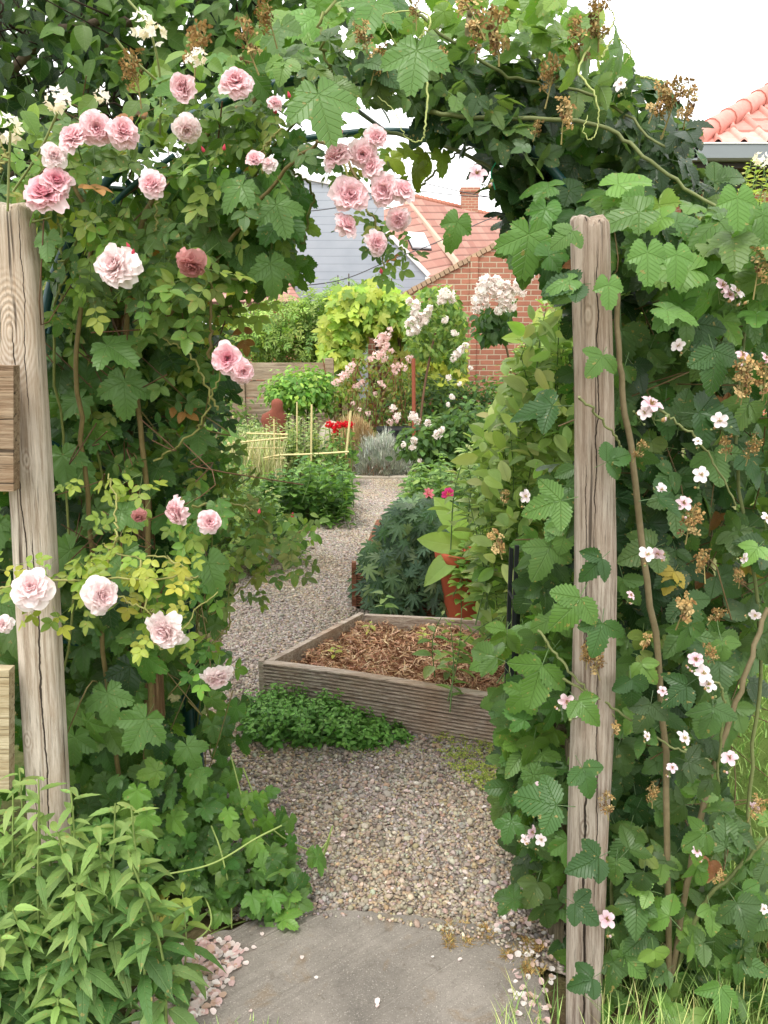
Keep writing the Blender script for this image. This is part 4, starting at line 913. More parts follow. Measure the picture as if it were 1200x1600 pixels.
# small far cottage glimpsed at left
ct = thing('cottage', 'small cottage with orange tiled roof glimpsed through leaves left of the grey building', 'cottage', (P(400, 600, 16) * [1, 1, 0]))
a, b = P(330, 472, 16), P(462, 472, 16); mb = MB(); box(mb, (a[0], 16, 0), (b[0], 19, a[2])); mb.build('wall', M_brick2, ct, False)
mb = MB(); r0_, r1_ = P(335, 436, 17.6), P(448, 436, 17.6); roofquad(mb, [a + [-.2, -.25, 0], b + [.15, -.25, 0], r1_, r0_], .1); roofquad(mb, [r0_, r1_, b + [.15, 3.2, 0], a + [-.2, 3.2, 0]], .1); mb.build('roof', M_tile if False else M_roofB, ct, False)
fr = None
mb = MB(); p0, p1 = P(372, 478, 15.96), P(392, 520, 15.96); box(mb, (p0[0], 15.93, p1[2]), (p1[0], 15.997, p0[2])); wf = mb.build('window', M_white, ct, False)
mb = MB(); box(mb, (p0[0] + .05, 15.92, p1[2] + .06), (p1[0] - .05, 15.928, p0[2] - .06)); wg = mb.build('pane', M_soffit, ct, False); sub(wg, wf)

# house at right with hipped salmon roof
Yh = 9.0; ze = P(1150, 228, Yh)[2]; x0 = P(1086, 228, Yh)[0]
hh = thing('hipped_house', 'brick house with salmon pantile hip roof and grey gutter at the right edge', 'house', (x0 + .35, Yh + .45, 0))
mb = MB(); box(mb, (x0 + .38, Yh + .42, 0), (x0 + 8, Yh + 7, ze - .22)); mb.build('wall', M_brick2, hh, False)
mb = MB(); box(mb, (x0 + .3, Yh + .34, ze - .36), (x0 + 8.05, Yh + 7.1, ze - .215)); box(mb, (x0 + .02, Yh + .02, ze - .213), (x0 + 8.3, Yh + 7.4, ze - .16)); mb.build('soffit', M_soffit, hh, False)
mb = MB(); prof = [(.0, 0), (.0, -.13), (.03, -.15), (.12, -.15), (.12, -.02), (.10, -.02), (.10, -.13), (.02, -.13), (.015, 0)]
pr = [np.array([x0 - .02, Yh - .1 + d, ze + z - .005]) for d, z in prof]; prism(mb, pr, (8.4, 0, 0)); pr2 = [np.array([x0 - .12 + d, Yh - .1, ze + z - .007]) for d, z in prof]; prism(mb, pr2, (0, 7.4, 0)); mb.build('gutter', M_gutter, hh, False)
mb = MB(); prism(mb, [(x0 - .03, Yh - .11, ze + .0), (x0 + 8.3, Yh - .11, ze + .0), (x0 + 8.3, Yh - .02, ze + .02), (x0 - .03, Yh - .02, ze + .02)], (0, 0, .012)); mb.build('gutter_lip', M_white, hh, False)
pit = math.tan(R(31)); TW, TR = .27, .36; tcol = [lin(208, 146, 134), lin(200, 136, 124), lin(214, 156, 144), lin(192, 128, 116)]
mb = MB(); nr = 12
prof_x = np.array([0, .2, .45, .68, .72, .76, .8, .84, .88, .92, .96, 1.0]); prof_z = np.array([.0, -.003, -.003, .0, .022, .034, .041, .044, .041, .034, .022, .0])
for r_ in range(nr):
    s0 = r_ * TR
    for c_i in range(32):
        xa = c_i * TW; ya = s0 * math.cos(math.atan(pit))
        if xa + TW * .35 < ya: continue
        pts = []
        for ds, dz in ((-.03, .022), (TR, .0)):
            yy_ = (s0 + ds) * math.cos(math.atan(pit)); zz_ = (s0 + ds) * math.sin(math.atan(pit)) + dz
            for px_, pz_ in zip(prof_x, prof_z): 
                xx_ = x0 + xa + px_ * TW; xx_ = max(xx_, x0 + yy_ - .02); pts.append((xx_, Yh + yy_, ze + .03 + zz_ + pz_ * 1.0))
        n0 = len(prof_x); low = [(p[0], p[1] + .0, p[2] - .02) for p in pts[:n0]]
        f = [(k, k + 1, n0 + k + 1, n0 + k) for k in range(n0 - 1)] + [(2 * n0 + k, 2 * n0 + k + 1, k + 1, k) for k in range(n0 - 1)]
        mb.add(pts + low, f, None, random.choice(tcol) * random.uniform(.93, 1.06))
prism(mb, [(x0, Yh, ze + .0), (x0 + 8, Yh, ze), (x0 + 8, Yh + 3.6, ze + 3.6 * pit), (x0 + 3.6, Yh + 3.6, ze + 3.6 * pit)], (0, 0, .03), tcol[1] * .5)
prism(mb, [(x0, Yh, ze), (x0 + 3.6, Yh + 3.6, ze + 3.6 * pit), (x0, Yh + 7.2, ze)], (0, 0, .025), tcol[0])
prism(mb, [(x0, Yh + 7.2, ze), (x0 + 3.6, Yh + 3.6, ze + 3.6 * pit), (x0 + 8, Yh + 3.6, ze + 3.6 * pit), (x0 + 8, Yh + 7.2, ze)], (0, 0, .025), tcol[0])
mb.build('roof', M_tile, hh, False)
mb = MB()
for k in range(13):
    a = np.array([x0, Yh, ze + .07]) + np.array([1, 1, pit]) * (k * .27 - .03); b = a + np.array([1, 1, pit]) * .30; tube(mb, [a, b], [.115, .098], 12, random.choice(tcol))
mb.build('hip_tiles', M_tile, hh)

# back fence
fn = thing('panel_fence', 'old grey brown panel fence across the back left of the garden', 'fence', (P(430, 690, 10.5) * [1, 1, 0]))
xL, xR = -6.5, P(515, 600, 10.5)[0]; zt = P(450, 566, 10.5)[2]; zt2 = zt + .03; nP = 5; wv = (xR - xL) / nP
for k in range(nP):
    xa = xL + k * wv; jo = .02 * (k % 2)
    mb = MB(); hh_ = zt / 5
    for r_ in range(5): box(mb, (xa + .06, 10.5 + .01 * (r_ % 2), r_ * hh_ + .004), (xa + wv - .06, 10.535 + .01 * (r_ % 2), (r_ + 1) * hh_ - .006 + (jo if r_ == 4 else 0)))
    mb.build('panel', M_fence, fn, False)
for k in range(nP + 1):
    mb = MB(); xa = xL + k * wv; box(mb, (xa - .055, 10.47, 0), (xa + .055, 10.57, zt + .05)); mb.build('post', M_fence, fn, False)
# overhead wires
for (pts, lab) in (([(-100, 400, 11), (450, 447, 13), (640, 395, 15), (905, 295, 17), (1500, 150, 20)], 'overhead wire crossing the grey cladding and rising to the right'),
                   ([(300, 190, 14), (560, 265, 16), (640, 282, 16.5), (905, 322, 18), (1500, 330, 20)], 'upper overhead wire sagging across the white sky'),
                   ([(100, 330, 12), (480, 330, 15), (640, 300, 16), (800, 310, 17.5), (1500, 340, 20)], 'faint overhead wire level with the chimney top')):
    mb = MB(); pp = pxpath(pts, 60); tube(mb, pp, .009, 5); tag(mb.build('overhead_wire', M_wire, None, loc=pp[0]), lab, 'wire')
# ================================================================ NEAR PLANTS
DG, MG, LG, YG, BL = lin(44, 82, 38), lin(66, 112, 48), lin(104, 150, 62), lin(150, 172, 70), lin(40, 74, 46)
HOPC = [lin(70, 110, 58), lin(84, 128, 66), lin(98, 142, 74), lin(60, 98, 52)]
BRC = [lin(72, 108, 62), lin(84, 124, 68), lin(60, 94, 54), lin(100, 140, 78), lin(92, 130, 70)]
RSC = [lin(106, 146, 70), lin(90, 130, 64), lin(128, 160, 80), lin(74, 112, 56), lin(156, 168, 78), lin(156, 116, 70)]
RSW = [.28, .28, .18, .2, .04, .02]
# ---- plum tree top left
tree = thing('plum_tree', 'dark leaved tree filling the top left corner above the roses', 'tree', (-1.75, 3.5, 0))
mb = MB(); tube(mb, smooth_path([(-1.75, 3.5, -.05), (-1.78, 3.52, 1), (-1.7, 3.5, 2.0), (-1.5, 3.45, 2.9)], 20), [.10, .08, .07, .04], 12, lin(88, 76, 66)); mb.build('trunk', M_bark, tree)
mb = MB()
for pts, r in (([(-60, 150, 3.2), (20, 108, 3.1), (80, 52, 3.0), (180, 34, 3.0), (260, 60, 3.1)], .02), ([(60, 200, 3.4), (150, 120, 3.3), (170, 20, 3.2), (190, -60, 3.2)], .013), ([(190, 40, 3.0), (330, -10, 3.0), (420, -60, 3)], .01),
               ([(-100, 330, 3.5), (40, 260, 3.4), (120, 180, 3.3)], .012)): tube(mb, pxpath(pts, 20, .006), [r, r * .5], 7, lin(120, 106, 92))
for _ in range(60):
    a = P(ru(-80, 420), ru(-60, 260), ru(2.8, 3.8)); tube(mb, smooth_path([a, a + rn(3) * .12, a + rn(3) * .2], 8), [.005, .002], 4, lin(60, 50, 42))
mb.build('branches', M_bark, tree)
mb = MB(); PLC = [lin(58, 92, 50), lin(46, 78, 44), lin(76, 112, 58), lin(36, 62, 40)]
fill(mb, OVAL, [(-260, -180), (520, -180), (540, 20), (420, 120), (300, 150), (60, 330), (-260, 420)], (2.75, 4.3), 5200, (.05, .085), PLC, up=.7, spread=.8, down=.6)
fill(mb, OVAL, [(60, -120), (520, -120), (560, 60), (330, 130), (100, 120)], (2.6, 3.0), 420, (.06, .085), [lin(100, 140, 72), lin(84, 122, 60)], up=.8, spread=.7, down=.5)
mb.build('crown', M_leaf, tree)

# ---- hop vine on the left side of the arch
hopL = thing('hop_vine', 'hop vine with big dark lobed leaves climbing the left side of the arch', 'hop vine', (-.9, 2.3, 0))
mb = MB()
fill(mb, HOP, [(60, 450), (200, 430), (310, 560), (320, 700), (305, 880), (276, 940), (276, 1190), (290, 1230), (330, 1330), (200, 1450), (70, 1300), (20, 1000), (-60, 900), (-60, 760), (20, 600)], (1.98, 2.5), 620, (.062, .098), HOPC[:3] + [lin(42, 78, 40)], up=.45, spread=.38, down=1.1)
fill(mb, HOP, [(-160, 620), (20, 620), (40, 1230), (-160, 1230)], (1.98, 2.5), 130, (.06, .09), HOPC, up=.4, spread=.4)
# inner, darker screen behind
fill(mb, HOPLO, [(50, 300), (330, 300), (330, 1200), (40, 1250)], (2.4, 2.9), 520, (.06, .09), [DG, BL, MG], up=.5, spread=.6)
# top of the arch
fill(mb, HOP, [(330, 60), (640, -60), (640, 130), (470, 150), (380, 190)], (1.8, 2.5), 60, (.055, .09), [lin(92, 136, 66), lin(110, 152, 74), lin(76, 118, 56)], up=.8, spread=.5)
fill(mb, HOP, [(300, 240), (460, 240), (470, 330), (420, 400), (340, 390)], (1.85, 2.25), 46, (.06, .09), [lin(86, 132, 64), lin(70, 116, 54)], up=.6, spread=.4)
fill(mb, HOPS, [(380, 260), (470, 330), (480, 420), (430, 440), (330, 420)], (1.9, 2.5), 60, (.035, .055), [lin(80, 124, 58), lin(116, 152, 62), lin(60, 100, 48)], up=.4, spread=.5)
fill(mb, HOPS, [(310, 880), (370, 1040), (385, 1190), (330, 1230), (300, 1000)], (2.2, 2.5), 34, (.045, .065), HOPC, up=.4, spread=.5)
def hero(mb, px, py, Y, s, proto, tilt=(0, -1, .45), d=(0, -.2, -1), col=None):
    scatter(mb, [proto], [P(px, py, Y)], [tilt], [d], s, (lin(92, 136, 72) if col is None else col)[None] if True else 0)
for a in ((488, 118, 1.62, .094, HOP[0], (0.1, -1, .5), (.25, -.1, -1)), (655, 52, 1.62, .085, HOP[2], (-.1, -1, .5), (-.1, -.1, -1)), (392, 275, 1.72, .062, HOP[1], (-.2, -1, .6), (-.5, -.1, -.7)),
          (425, 300, 1.75, .070, HOP[0], (.1, -1, .5), (.3, -.1, -1)), (420, 390, 1.8, .07, HOP[3], (.2, -1, .3), (.1, -.1, -1)), (150, 530, 1.85, .085, HOP[0], (0, -.8, 1), (.7, -.3, -.4)),
          (95, 690, 1.95, .08, HOP[2], (0, -1, .5), (.2, 0, -1)), (195, 570, 1.95, .09, HOP[1], (.1, -1, .4), (0, 0, -1)), (175, 790, 1.78, .06, HOP[1], (.1, -1, .9), (.7, -.2, -.4)),
          (190, 840, 1.9, .09, HOP[2], (0, -1, .5), (.1, 0, -1)), (165, 1060, 1.92, .085, HOP[0], (0, -1, .45), (.15, 0, -1)), (240, 1100, 1.9, .095, HOP[2], (.1, -1, .4), (-.5, 0, -1)),
          (120, 1130, 1.95, .08, HOP[1], (0, -1, .4), (-.1, 0, -1)), (285, 1150, 1.98, .07, HOP[3], (.2, -1, .5), (.4, 0, -1)), (75, 360, 1.75, .052, HOPS[0], (-.1, -1, .6), (.1, -.1, -.8)), (330, 1120, 2.2, .06, HOPS[0], (.3, -1, .3), (.1, 0, -1)),
          (320, 860, 1.9, .085, HOPS[2], (.3, -1, .5), (.2, 0, -1)), (335, 780, 1.85, .05, HOPS[1], (.3, -1, .7), (.2, 0, -1)), (360, 1200, 2.2, .06, HOPS[1], (.3, -1, .3), (0, 0, -1))):
    hero(mb, *a)
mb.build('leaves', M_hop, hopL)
mb = MB()
for pts in ([(290, 1300, 2.3), (250, 1100, 2.2), (200, 900, 2.15), (150, 700, 2.05), (140, 560, 2.0)], [(60, 1250, 2.1), (110, 1000, 2.0), (100, 700, 1.98), (88, 480, 1.9), (140, 320, 1.9)], [(300, 1200, 2.5), (330, 900, 2.4), (310, 600, 2.3), (330, 400, 2.2), (430, 230, 2.0), (520, 120, 1.85)],
            [(520, 120, 1.85), (500, 40, 1.8), (560, -60, 1.8)], [(92, 470, 1.86), (100, 420, 1.85), (90, 350, 1.85)], [(330, 380, 1.9), (350, 430, 1.88), (385, 436, 1.88), (420, 415, 1.9), (430, 330, 1.95)], [(470, 380, 2.1), (490, 300, 2.1), (450, 260, 2.0)],
            [(300, 930, 2.3), (320, 1040, 2.3), (330, 1180, 2.3)]): tube(mb, pxpath(pts, 26, .004), .0032, 6, lin(120, 128, 70))
for _ in range(50):
    a = P(ru(60, 330), ru(450, 1250), ru(2.0, 2.6)); tube(mb, smooth_path([a, a + rn(3) * .07, a + rn(3) * .12 + [0, 0, .15]], 8), .002, 4, lin(110, 100, 60))
mb.build('bines', M_stem, hopL)

# ---- young hop sprawling at the foot of the arch on to the slab
hopS = thing('hop_vine', 'bright green young hop sprawling on to the left corner of the stone slab', 'hop vine', (-.45, 2.05, 0))
mb = MB(); YH = [lin(96, 144, 70), lin(80, 126, 60), lin(112, 158, 76), lin(68, 110, 54)]
def carpet(mb, protos, poly, m, h, size, cols, up=1.0, spread=.45):
    q = poly_pts(poly, m); g_ = np.array([G(a, b) for a, b in q]); g_[:, 2] = h(q[:, 0], q[:, 1]) * ru(.15, 1, m) ** .6 + .01
    # pull the point back along the ground so that its raised position stays over the patch
    n = np.array([0, -.45, up])[None] + rn(m, 3) * spread; d = rn(m, 3) * .7 + np.array([0, -.5, -.15]); scatter(mb, protos, g_, n, d, ru(size[0], size[1], m), pal(cols, m, .13)); return g_
carpet(mb, HOP, [(180, 1330), (330, 1290), (470, 1400), (450, 1450), (430, 1480), (340, 1440), (180, 1460)], 230, lambda x, y: np.clip(.30 - (x - 250) / 900, .05, .3), (.035, .06), YH)
fill(mb, HOP, [(160, 1200), (330, 1190), (420, 1290), (490, 1340), (450, 1420), (380, 1500), (200, 1480), (120, 1300)], (1.85, 2.35), 330, (.036, .062), YH, up=.9, spread=.5)
fill(mb, HOPS, [(380, 1230), (440, 1230), (500, 1330), (480, 1400), (400, 1340)], (2.0, 2.3), 46, (.03, .045), YH, up=.8, spread=.5)
for a in ((405, 1235, 2.1, .045, HOPS[0]), (415, 1270, 2.1, .05, HOPS[2], (.2, -1, .3), (.1, 0, -1)), (410, 1430, 1.93, .06, HOP[2], (0, -.6, 1), (.3, -.6, -.3)), (355, 1410, 1.9, .05, HOP[0], (0, -.6, 1), (-.3, -.6, -.2)), (460, 1450, 1.93, .05, HOP[1], (.2, -.6, 1), (.8, -.4, -.4)),
          (418, 1500, 1.8, .042, HOPS[0], (0, -.5, 1), (.1, -1, -.3)), (230, 1260, 1.8, .05, HOP[0]), (215, 1220, 1.8, .05, HOP[2]), (440, 1410, 1.95, .06, HOP[1])): hero(mb, *a, **{'col': lin(104, 154, 68)})
mb.build('leaves', M_hop, hopS)
mb = MB()
for pts in ([(240, 1520, 1.8), (330, 1460, 1.85), (380, 1440, 1.9), (412, 1432, 1.92)], [(240, 1370, 1.8), (330, 1350, 1.82), (400, 1310, 1.86), (440, 1290, 1.9)], [(330, 1290, 1.9), (345, 1330, 1.88), (360, 1400, 1.87), (362, 1450, 1.86)], [(380, 1200, 2.1), (420, 1290, 2.1), (490, 1330, 2.1), (515, 1310, 2.12), (500, 1350, 2.1), (520, 1290, 2.12)],
            [(360, 1180, 2.2), (395, 1290, 2.1), (460, 1360, 2.05)], [(250, 1500, 1.75), (330, 1440, 1.85), (280, 1330, 1.95)]): tube(mb, pxpath(pts, 24), .0024, 6, lin(150, 170, 96))
mb.build('bines', M_stem, hopS)

# ---- climbing rose
rose = thing('climbing_rose', 'climbing rose with pale pink double blooms over the left half of the arch', 'rose', (-.72, 2.1, 0))
mb = MB()
canes = [([(225, 1400, 2.1), (235, 1000, 2.05), (225, 700, 2.0), (200, 500, 1.95), (230, 330, 1.9), (330, 200, 1.85), (420, 140, 1.85)], .008), ([(200, 1350, 2.1), (150, 900, 2.0), (120, 560, 1.9), (140, 360, 1.85), (90, 250, 1.8)], .007),
         ([(-30, 925, 1.62), (40, 913, 1.60), (150, 905, 1.60), (270, 905, 1.62), (310, 900, 1.66)], .003), ([(130, 905, 1.62), (200, 940, 1.58), (250, 960, 1.57)], .0025), ([(300, 905, 1.66), (260, 870, 1.7), (190, 868, 1.75), (160, 850, 1.8)], .0025),
         ([(220, 875, 1.62), (228, 920, 1.58), (240, 1000, 1.56), (262, 1010, 1.56), (300, 960, 1.6), (340, 925, 1.66)], .0022), ([(160, 890, 1.66), (178, 850, 1.68), (182, 800, 1.72), (170, 740, 1.76)], .003), ([(250, 500, 1.95), (320, 430, 1.9), (380, 350, 1.85), (470, 240, 1.8), (520, 230, 1.75), (560, 280, 1.72)], .005),
         ([(520, 210, 1.75), (560, 300, 1.72), (590, 360, 1.72), (600, 420, 1.72)], .003), ([(240, 720, 2.0), (300, 680, 1.95), (330, 620, 1.9), (350, 560, 1.85)], .003), ([(330, 960, 2.3), (400, 900, 2.25), (440, 860, 2.2), (480, 820, 2.2)], .003), ([(310, 960, 2.3), (355, 990, 2.3), (360, 900, 2.3), (405, 840, 2.3)], .003),
         ([(300, 790, 1.9), (380, 790, 2.1), (420, 820, 2.2)], .003), ([(328, 560, 1.9), (330, 460, 1.88), (326, 330, 1.86)], .004), ([(243, 360, 1.8), (245, 300, 1.8), (250, 270, 1.8)], .002), ([(340, 640, 1.95), (300, 560, 1.9), (240, 520, 1.9)], .003), ([(0, 270, 1.6), (8, 240, 1.6), (-5, 210, 1.6)], .0025), ([(410, 270, 1.78), (415, 230, 1.76), (440, 200, 1.76)], .003)]
for pts, r in canes: tube(mb, pxpath(pts, 34, .003), [r, r * .8, r * .6], 7, lin(118, 104, 66) if r > .0035 else lin(140, 140, 80))
for _ in range(120):
    a = P(ru(60, 320), ru(200, 900), ru(1.85, 2.3)); tube(mb, smooth_path([a, a + rn(3) * .05, a + rn(3) * .08], 7), .0016, 4, lin(96, 70, 48))
mb.build('canes', M_stem, rose)
mb = MB()
RZ = lambda poly, Y, m, s, c=RSC, w_=RSW, **k: fill(mb, ROSE, poly, Y, int(m * .72), (s[0] * 1.45, s[1] * 1.5), c, wts=w_, **k)
RZ([(-40, 330), (60, 190), (200, 180), (280, 130), (440, 150), (470, 260), (400, 300), (330, 480), (180, 470), (120, 480), (60, 330)], (1.72, 2.25), 640, (.055, .09), up=.7, spread=.6)
RZ([(60, 300), (440, 250), (420, 470), (360, 560), (250, 640), (150, 560), (90, 540)], (1.95, 2.5), 420, (.06, .09), up=.6, spread=.6)
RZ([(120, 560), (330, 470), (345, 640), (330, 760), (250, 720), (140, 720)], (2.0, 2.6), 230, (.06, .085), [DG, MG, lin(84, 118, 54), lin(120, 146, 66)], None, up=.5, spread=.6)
RZ([(-30, 880), (310, 840), (330, 920), (290, 1010), (160, 960), (-20, 950)], (1.58, 1.72), 90, (.038, .06), [lin(140, 166, 70), lin(120, 152, 64), lin(164, 180, 82)], None, up=.8, spread=.55)
RZ([(90, 740), (220, 720), (240, 880), (150, 880)], (1.64, 1.85), 36, (.04, .06), [lin(140, 166, 70), lin(120, 152, 64)], None, up=.8, spread=.5)
RZ([(330, 790), (480, 780), (490, 860), (400, 950), (340, 940)], (2.1, 2.4), 52, (.05, .08), [lin(104, 132, 70), lin(86, 118, 58), lin(126, 140, 84)], None, up=.7, spread=.6)
RZ([(320, 660), (350, 660), (420, 790), (400, 810), (330, 790)], (2.1, 2.5), 34, (.05, .08), [lin(104, 132, 70), lin(86, 118, 58)], None, up=.7, spread=.6)
RZ([(560, 320), (640, 320), (640, 400), (600, 425), (570, 380)], (1.70, 1.84), 34, (.035, .055), up=.6, spread=.6)
RZ([(480, 160), (600, 190), (600, 260), (500, 300)], (1.78, 1.95), 30, (.04, .06), up=.6, spread=.6)
RZ([(230, 780), (340, 760), (350, 880), (300, 1080), (370, 1060), (330, 920)], (1.8, 2.2), 60, (.05, .075), [MG, LG, lin(120, 150, 66)], None, up=.7, spread=.6)
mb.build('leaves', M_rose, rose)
BLM = [(287, 137, 22, 'pink'), (368, 127, 24, 'pink'), (292, 203, 20, 'pale'), (114, 214, 23, 'pink'), (150, 200, 24, 'pink'), (192, 204, 24, 'pink'), (84, 243, 18, 'pale'), (70, 302, 32, 'deep'), (88, 282, 22, 'deep'), (237, 287, 20, 'pink'), (180, 415, 32, 'pale'),
       (300, 415, 24, 'dusty'), (355, 560, 24, 'deep'), (380, 580, 20, 'pink'), (275, 800, 23, 'pink'), (328, 815, 19, 'pink'), (48, 918, 34, 'pale'), (160, 930, 31, 'pale'), (258, 985, 34, 'pale'), (340, 1060, 26, 'pale'), (4, 975, 15, 'pale'),
       (526, 243, 23, 'pink'), (567, 241, 21, 'pink'), (588, 215, 18, 'pink'), (581, 260, 17, 'pink'), (547, 306, 29, 'pink'), (601, 298, 24, 'pink'), (541, 351, 20, 'pink'), (630, 297, 19, 'pink'), (588, 380, 18, 'pink'), (622, 344, 18, 'pink'), (520, 205, 14, 'dusty'), (398, 250, 15, 'pink'), (217, 808, 13, 'dusty'), (430, 160, 11, 'pink'), (-30, 215, 24, 'pink'), (420, 255, 12, 'pale')]
dust_lab = {(300, 415): 'faded dusty red bloom', (217, 808): 'withered dusty bloom', (520, 205): 'withered reddish bloom', (70, 302): 'bloom with deep pink heart'}
for i, (a, b, r, k) in enumerate(BLM):
    Y = 1.56 if 880 < b < 1010 and a < 300 else (1.70 if a < 460 else 1.66)
    if b > 1040: Y = 1.75
    p = P(a, b, Y - .02); sz = r / pxm(Y) * .95
    ax = np.array([random.gauss(0, .5), -1, random.gauss(.3, .45)]); 
    if (a, b) in ((340, 1060), (292, 203)): ax = np.array([.2, -.6, -.5])
    if k == 'dusty': ax = np.array([.1, -.6, -.6])
    o = put(random.choice(ROSES[k]), 'rose_bloom', rose, p, ax, sz)
    if (a, b) in dust_lab: o['label'] = dust_lab[(a, b)]
bud = MB(); v = []
tube(bud, [(0, 0, -.6), (0, 0, -.2)], .12, 5, lin(110, 140, 60)); tube(bud, smooth_path([(0, 0, -.25), (0, 0, .1), (0, 0, .8)], 8), [.25, .36, .05], 8, lin(214, 84, 104)); budm = bud.mesh('rose_bud', M_petal)
for a, b in ((201, 385), (452, 150), (318, 235), (350, 232), (405, 800), (208, 395), (596, 425), (430, 175)): put(budm, 'rose_bud', rose, P(a, b, 1.7), (random.gauss(0, .4), -.4, 1), .011)
# cream blossoms of the vine in the upper left
hon = thing('honeysuckle', 'honeysuckle shoots with small creamy white flower heads near the top left', 'honeysuckle', P(90, 330, 1.9) * [1, 1, 0])
mb = MB()
for pts in ([(20, 300, 1.8), (60, 240, 1.75), (95, 165, 1.7)], [(250, 210, 1.85), (250, 120, 1.8), (232, 42, 1.75), (200, 0, 1.75)], [(12, 330, 1.7), (14, 260, 1.68), (16, 205, 1.66)], [(250, 130, 1.8), (205, 90, 1.76), (180, 60, 1.74)], [(60, 240, 1.8), (150, 250, 1.8), (210, 240, 1.8)], [(-20, 420, 1.9), (20, 360, 1.8), (80, 340, 1.8)]): tube(mb, pxpath(pts, 20), .0025, 6, lin(130, 140, 84))
mb.build('shoots', M_stem, hon); mb = MB()
fill(mb, OVAL, [(-40, 160), (140, 140), (330, 60), (330, 200), (220, 200), (110, 330), (-40, 350)], (1.78, 2.1), 130, (.045, .07), [lin(112, 146, 70), lin(90, 126, 60)], up=.8, spread=.6); mb.build('leaves', M_leaf, hon)
HCL = cluster_mesh('flower_head', [lin(240, 232, 205), lin(228, 222, 180), lin(250, 246, 236)], 10, 77, 1.0, .5, 5)
for a, b, r in ((92, 158, 20), (16, 205, 20), (222, 42, 18), (243, 54, 16), (160, 150, 12), (622 // 2, 90, 12), (300, 95, 10)): put(HCL, 'flower_head', hon, P(a, b, 1.68), (0, -1, .3), r / pxm(1.7))

# ---- leafy herb clump bottom left
herbC = [lin(102, 144, 84), lin(88, 130, 74), lin(118, 156, 94), lin(76, 116, 66)]; herbT = [lin(140, 174, 104), lin(128, 164, 94)]
hb = thing('tall_herb', 'tall leafy herb with narrow toothed leaves filling the lower left corner', 'herb', (-.75, 1.45, 0)); mb = MB(); sm = MB()
q = poly_pts([(-1.35, 1.35), (-.80, 1.35), (-.74, 1.62), (-.76, 1.85), (-1.3, 1.8)], 62)
tops = [(30, 1200), (60, 1215), (20, 1240), (110, 1230), (180, 1255), (205, 1262), (150, 1290), (90, 1300), (200, 1330), (30, 1330), (-20, 1230), (120, 1380), (60, 1420), (120, 1450), (0, 1460), (80, 1500), (30, 1540), (90, 1560), (60, 1350), (-10, 1290), (140, 1330), (110, 1290), (20, 1420), (-30, 1380), (60, 1270)]
for i, (a, b) in enumerate(tops):
    Y = 1.50 + .12 * random.random() - (b - 1200) / 2400; t = P(a, b, Y); b0 = t * [1, 1, 0] + [random.gauss(0, .04), random.uniform(.0, .12), 0]
    shoot(mb, sm, [b0, (b0 + t) / 2 + rn(3) * .015, t], LANC, 34, (.07, .12), herbC, stem_r=.004, stem_c=lin(130, 150, 84), start=.2, up=.35, tipcols=herbT, spread=1.0)
for i in range(26):
    x, y = q[i]; hgt = random.uniform(.25, .55); shoot(mb, sm, [(x, y, 0), (x + random.gauss(0, .02), y, hgt * .6), (x + random.gauss(0, .04), y - .03, hgt)], LANC, 26, (.065, .105), herbC, stem_r=.004, stem_c=lin(130, 150, 84), start=.15, up=.35)
mb.build('leaves', M_herb, hb); sm.build('stems', M_stem, hb)
hb2 = thing('tall_herb', 'single herb shoot with a pale yellow green tip in front of the sprawling hop', 'herb', G(285, 1600) * [1, 1, 0]); mb = MB(); sm = MB()
for (a, b, Y) in ((285, 1395, 1.62), (240, 1400, 1.60)):
    t = P(a, b, Y); shoot(mb, sm, [t * [1, 1, 0] + [-.03, .02, 0], t * [1, 1, .5], t], LANC, 18, (.08, .11), herbC, stem_r=.003, stem_c=lin(130, 150, 84), start=.25, up=.4, tipcols=[lin(176, 204, 104), lin(160, 192, 92)])
mb.build('leaves', M_herb, hb2); sm.build('stems', M_stem, hb2)
lo = thing('ground_ivy', 'small yellowish leaves creeping beside the fallen petals at bottom left', 'ground plant', G(250, 1540)); mb = MB()
carpet(mb, HOPS, [(180, 1450), (280, 1430), (240, 1500), (190, 1560), (120, 1600)], 90, lambda x, y: x * 0 + .09, (.018, .032), [lin(150, 158, 76), lin(128, 142, 68), lin(104, 132, 60)]); mb.build('leaves', M_hop, lo)

# ---- bramble: right hand mass
br_ = thing('bramble', 'dense bramble with pinkish white flowers and brown seed clusters covering the right side', 'bramble', (.85, 1.75, 0))
mb = MB()
edge = [(900, 340), (960, 300), (1240, 300), (1330, 600), (1320, 900), (1160, 1020), (1140, 1150), (1150, 1360), (1300, 1420), (1250, 1640), (960, 1640), (940, 1300), (930, 900)]
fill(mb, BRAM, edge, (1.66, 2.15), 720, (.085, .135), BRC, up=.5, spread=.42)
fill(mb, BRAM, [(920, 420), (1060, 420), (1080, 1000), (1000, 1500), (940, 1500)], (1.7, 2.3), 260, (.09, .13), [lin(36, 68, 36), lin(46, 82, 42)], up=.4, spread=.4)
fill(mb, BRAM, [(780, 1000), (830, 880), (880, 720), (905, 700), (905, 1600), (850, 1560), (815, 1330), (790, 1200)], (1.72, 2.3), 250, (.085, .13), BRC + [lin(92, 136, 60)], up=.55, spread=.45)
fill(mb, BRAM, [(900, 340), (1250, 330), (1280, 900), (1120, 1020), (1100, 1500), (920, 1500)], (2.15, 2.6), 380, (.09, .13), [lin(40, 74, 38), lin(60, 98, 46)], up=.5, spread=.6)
fill(mb, BRAM, [(960, 900), (1150, 900), (1140, 1600), (960, 1600)], (1.5, 1.66), 34, (.075, .11), BRC, up=.6, spread=.4)
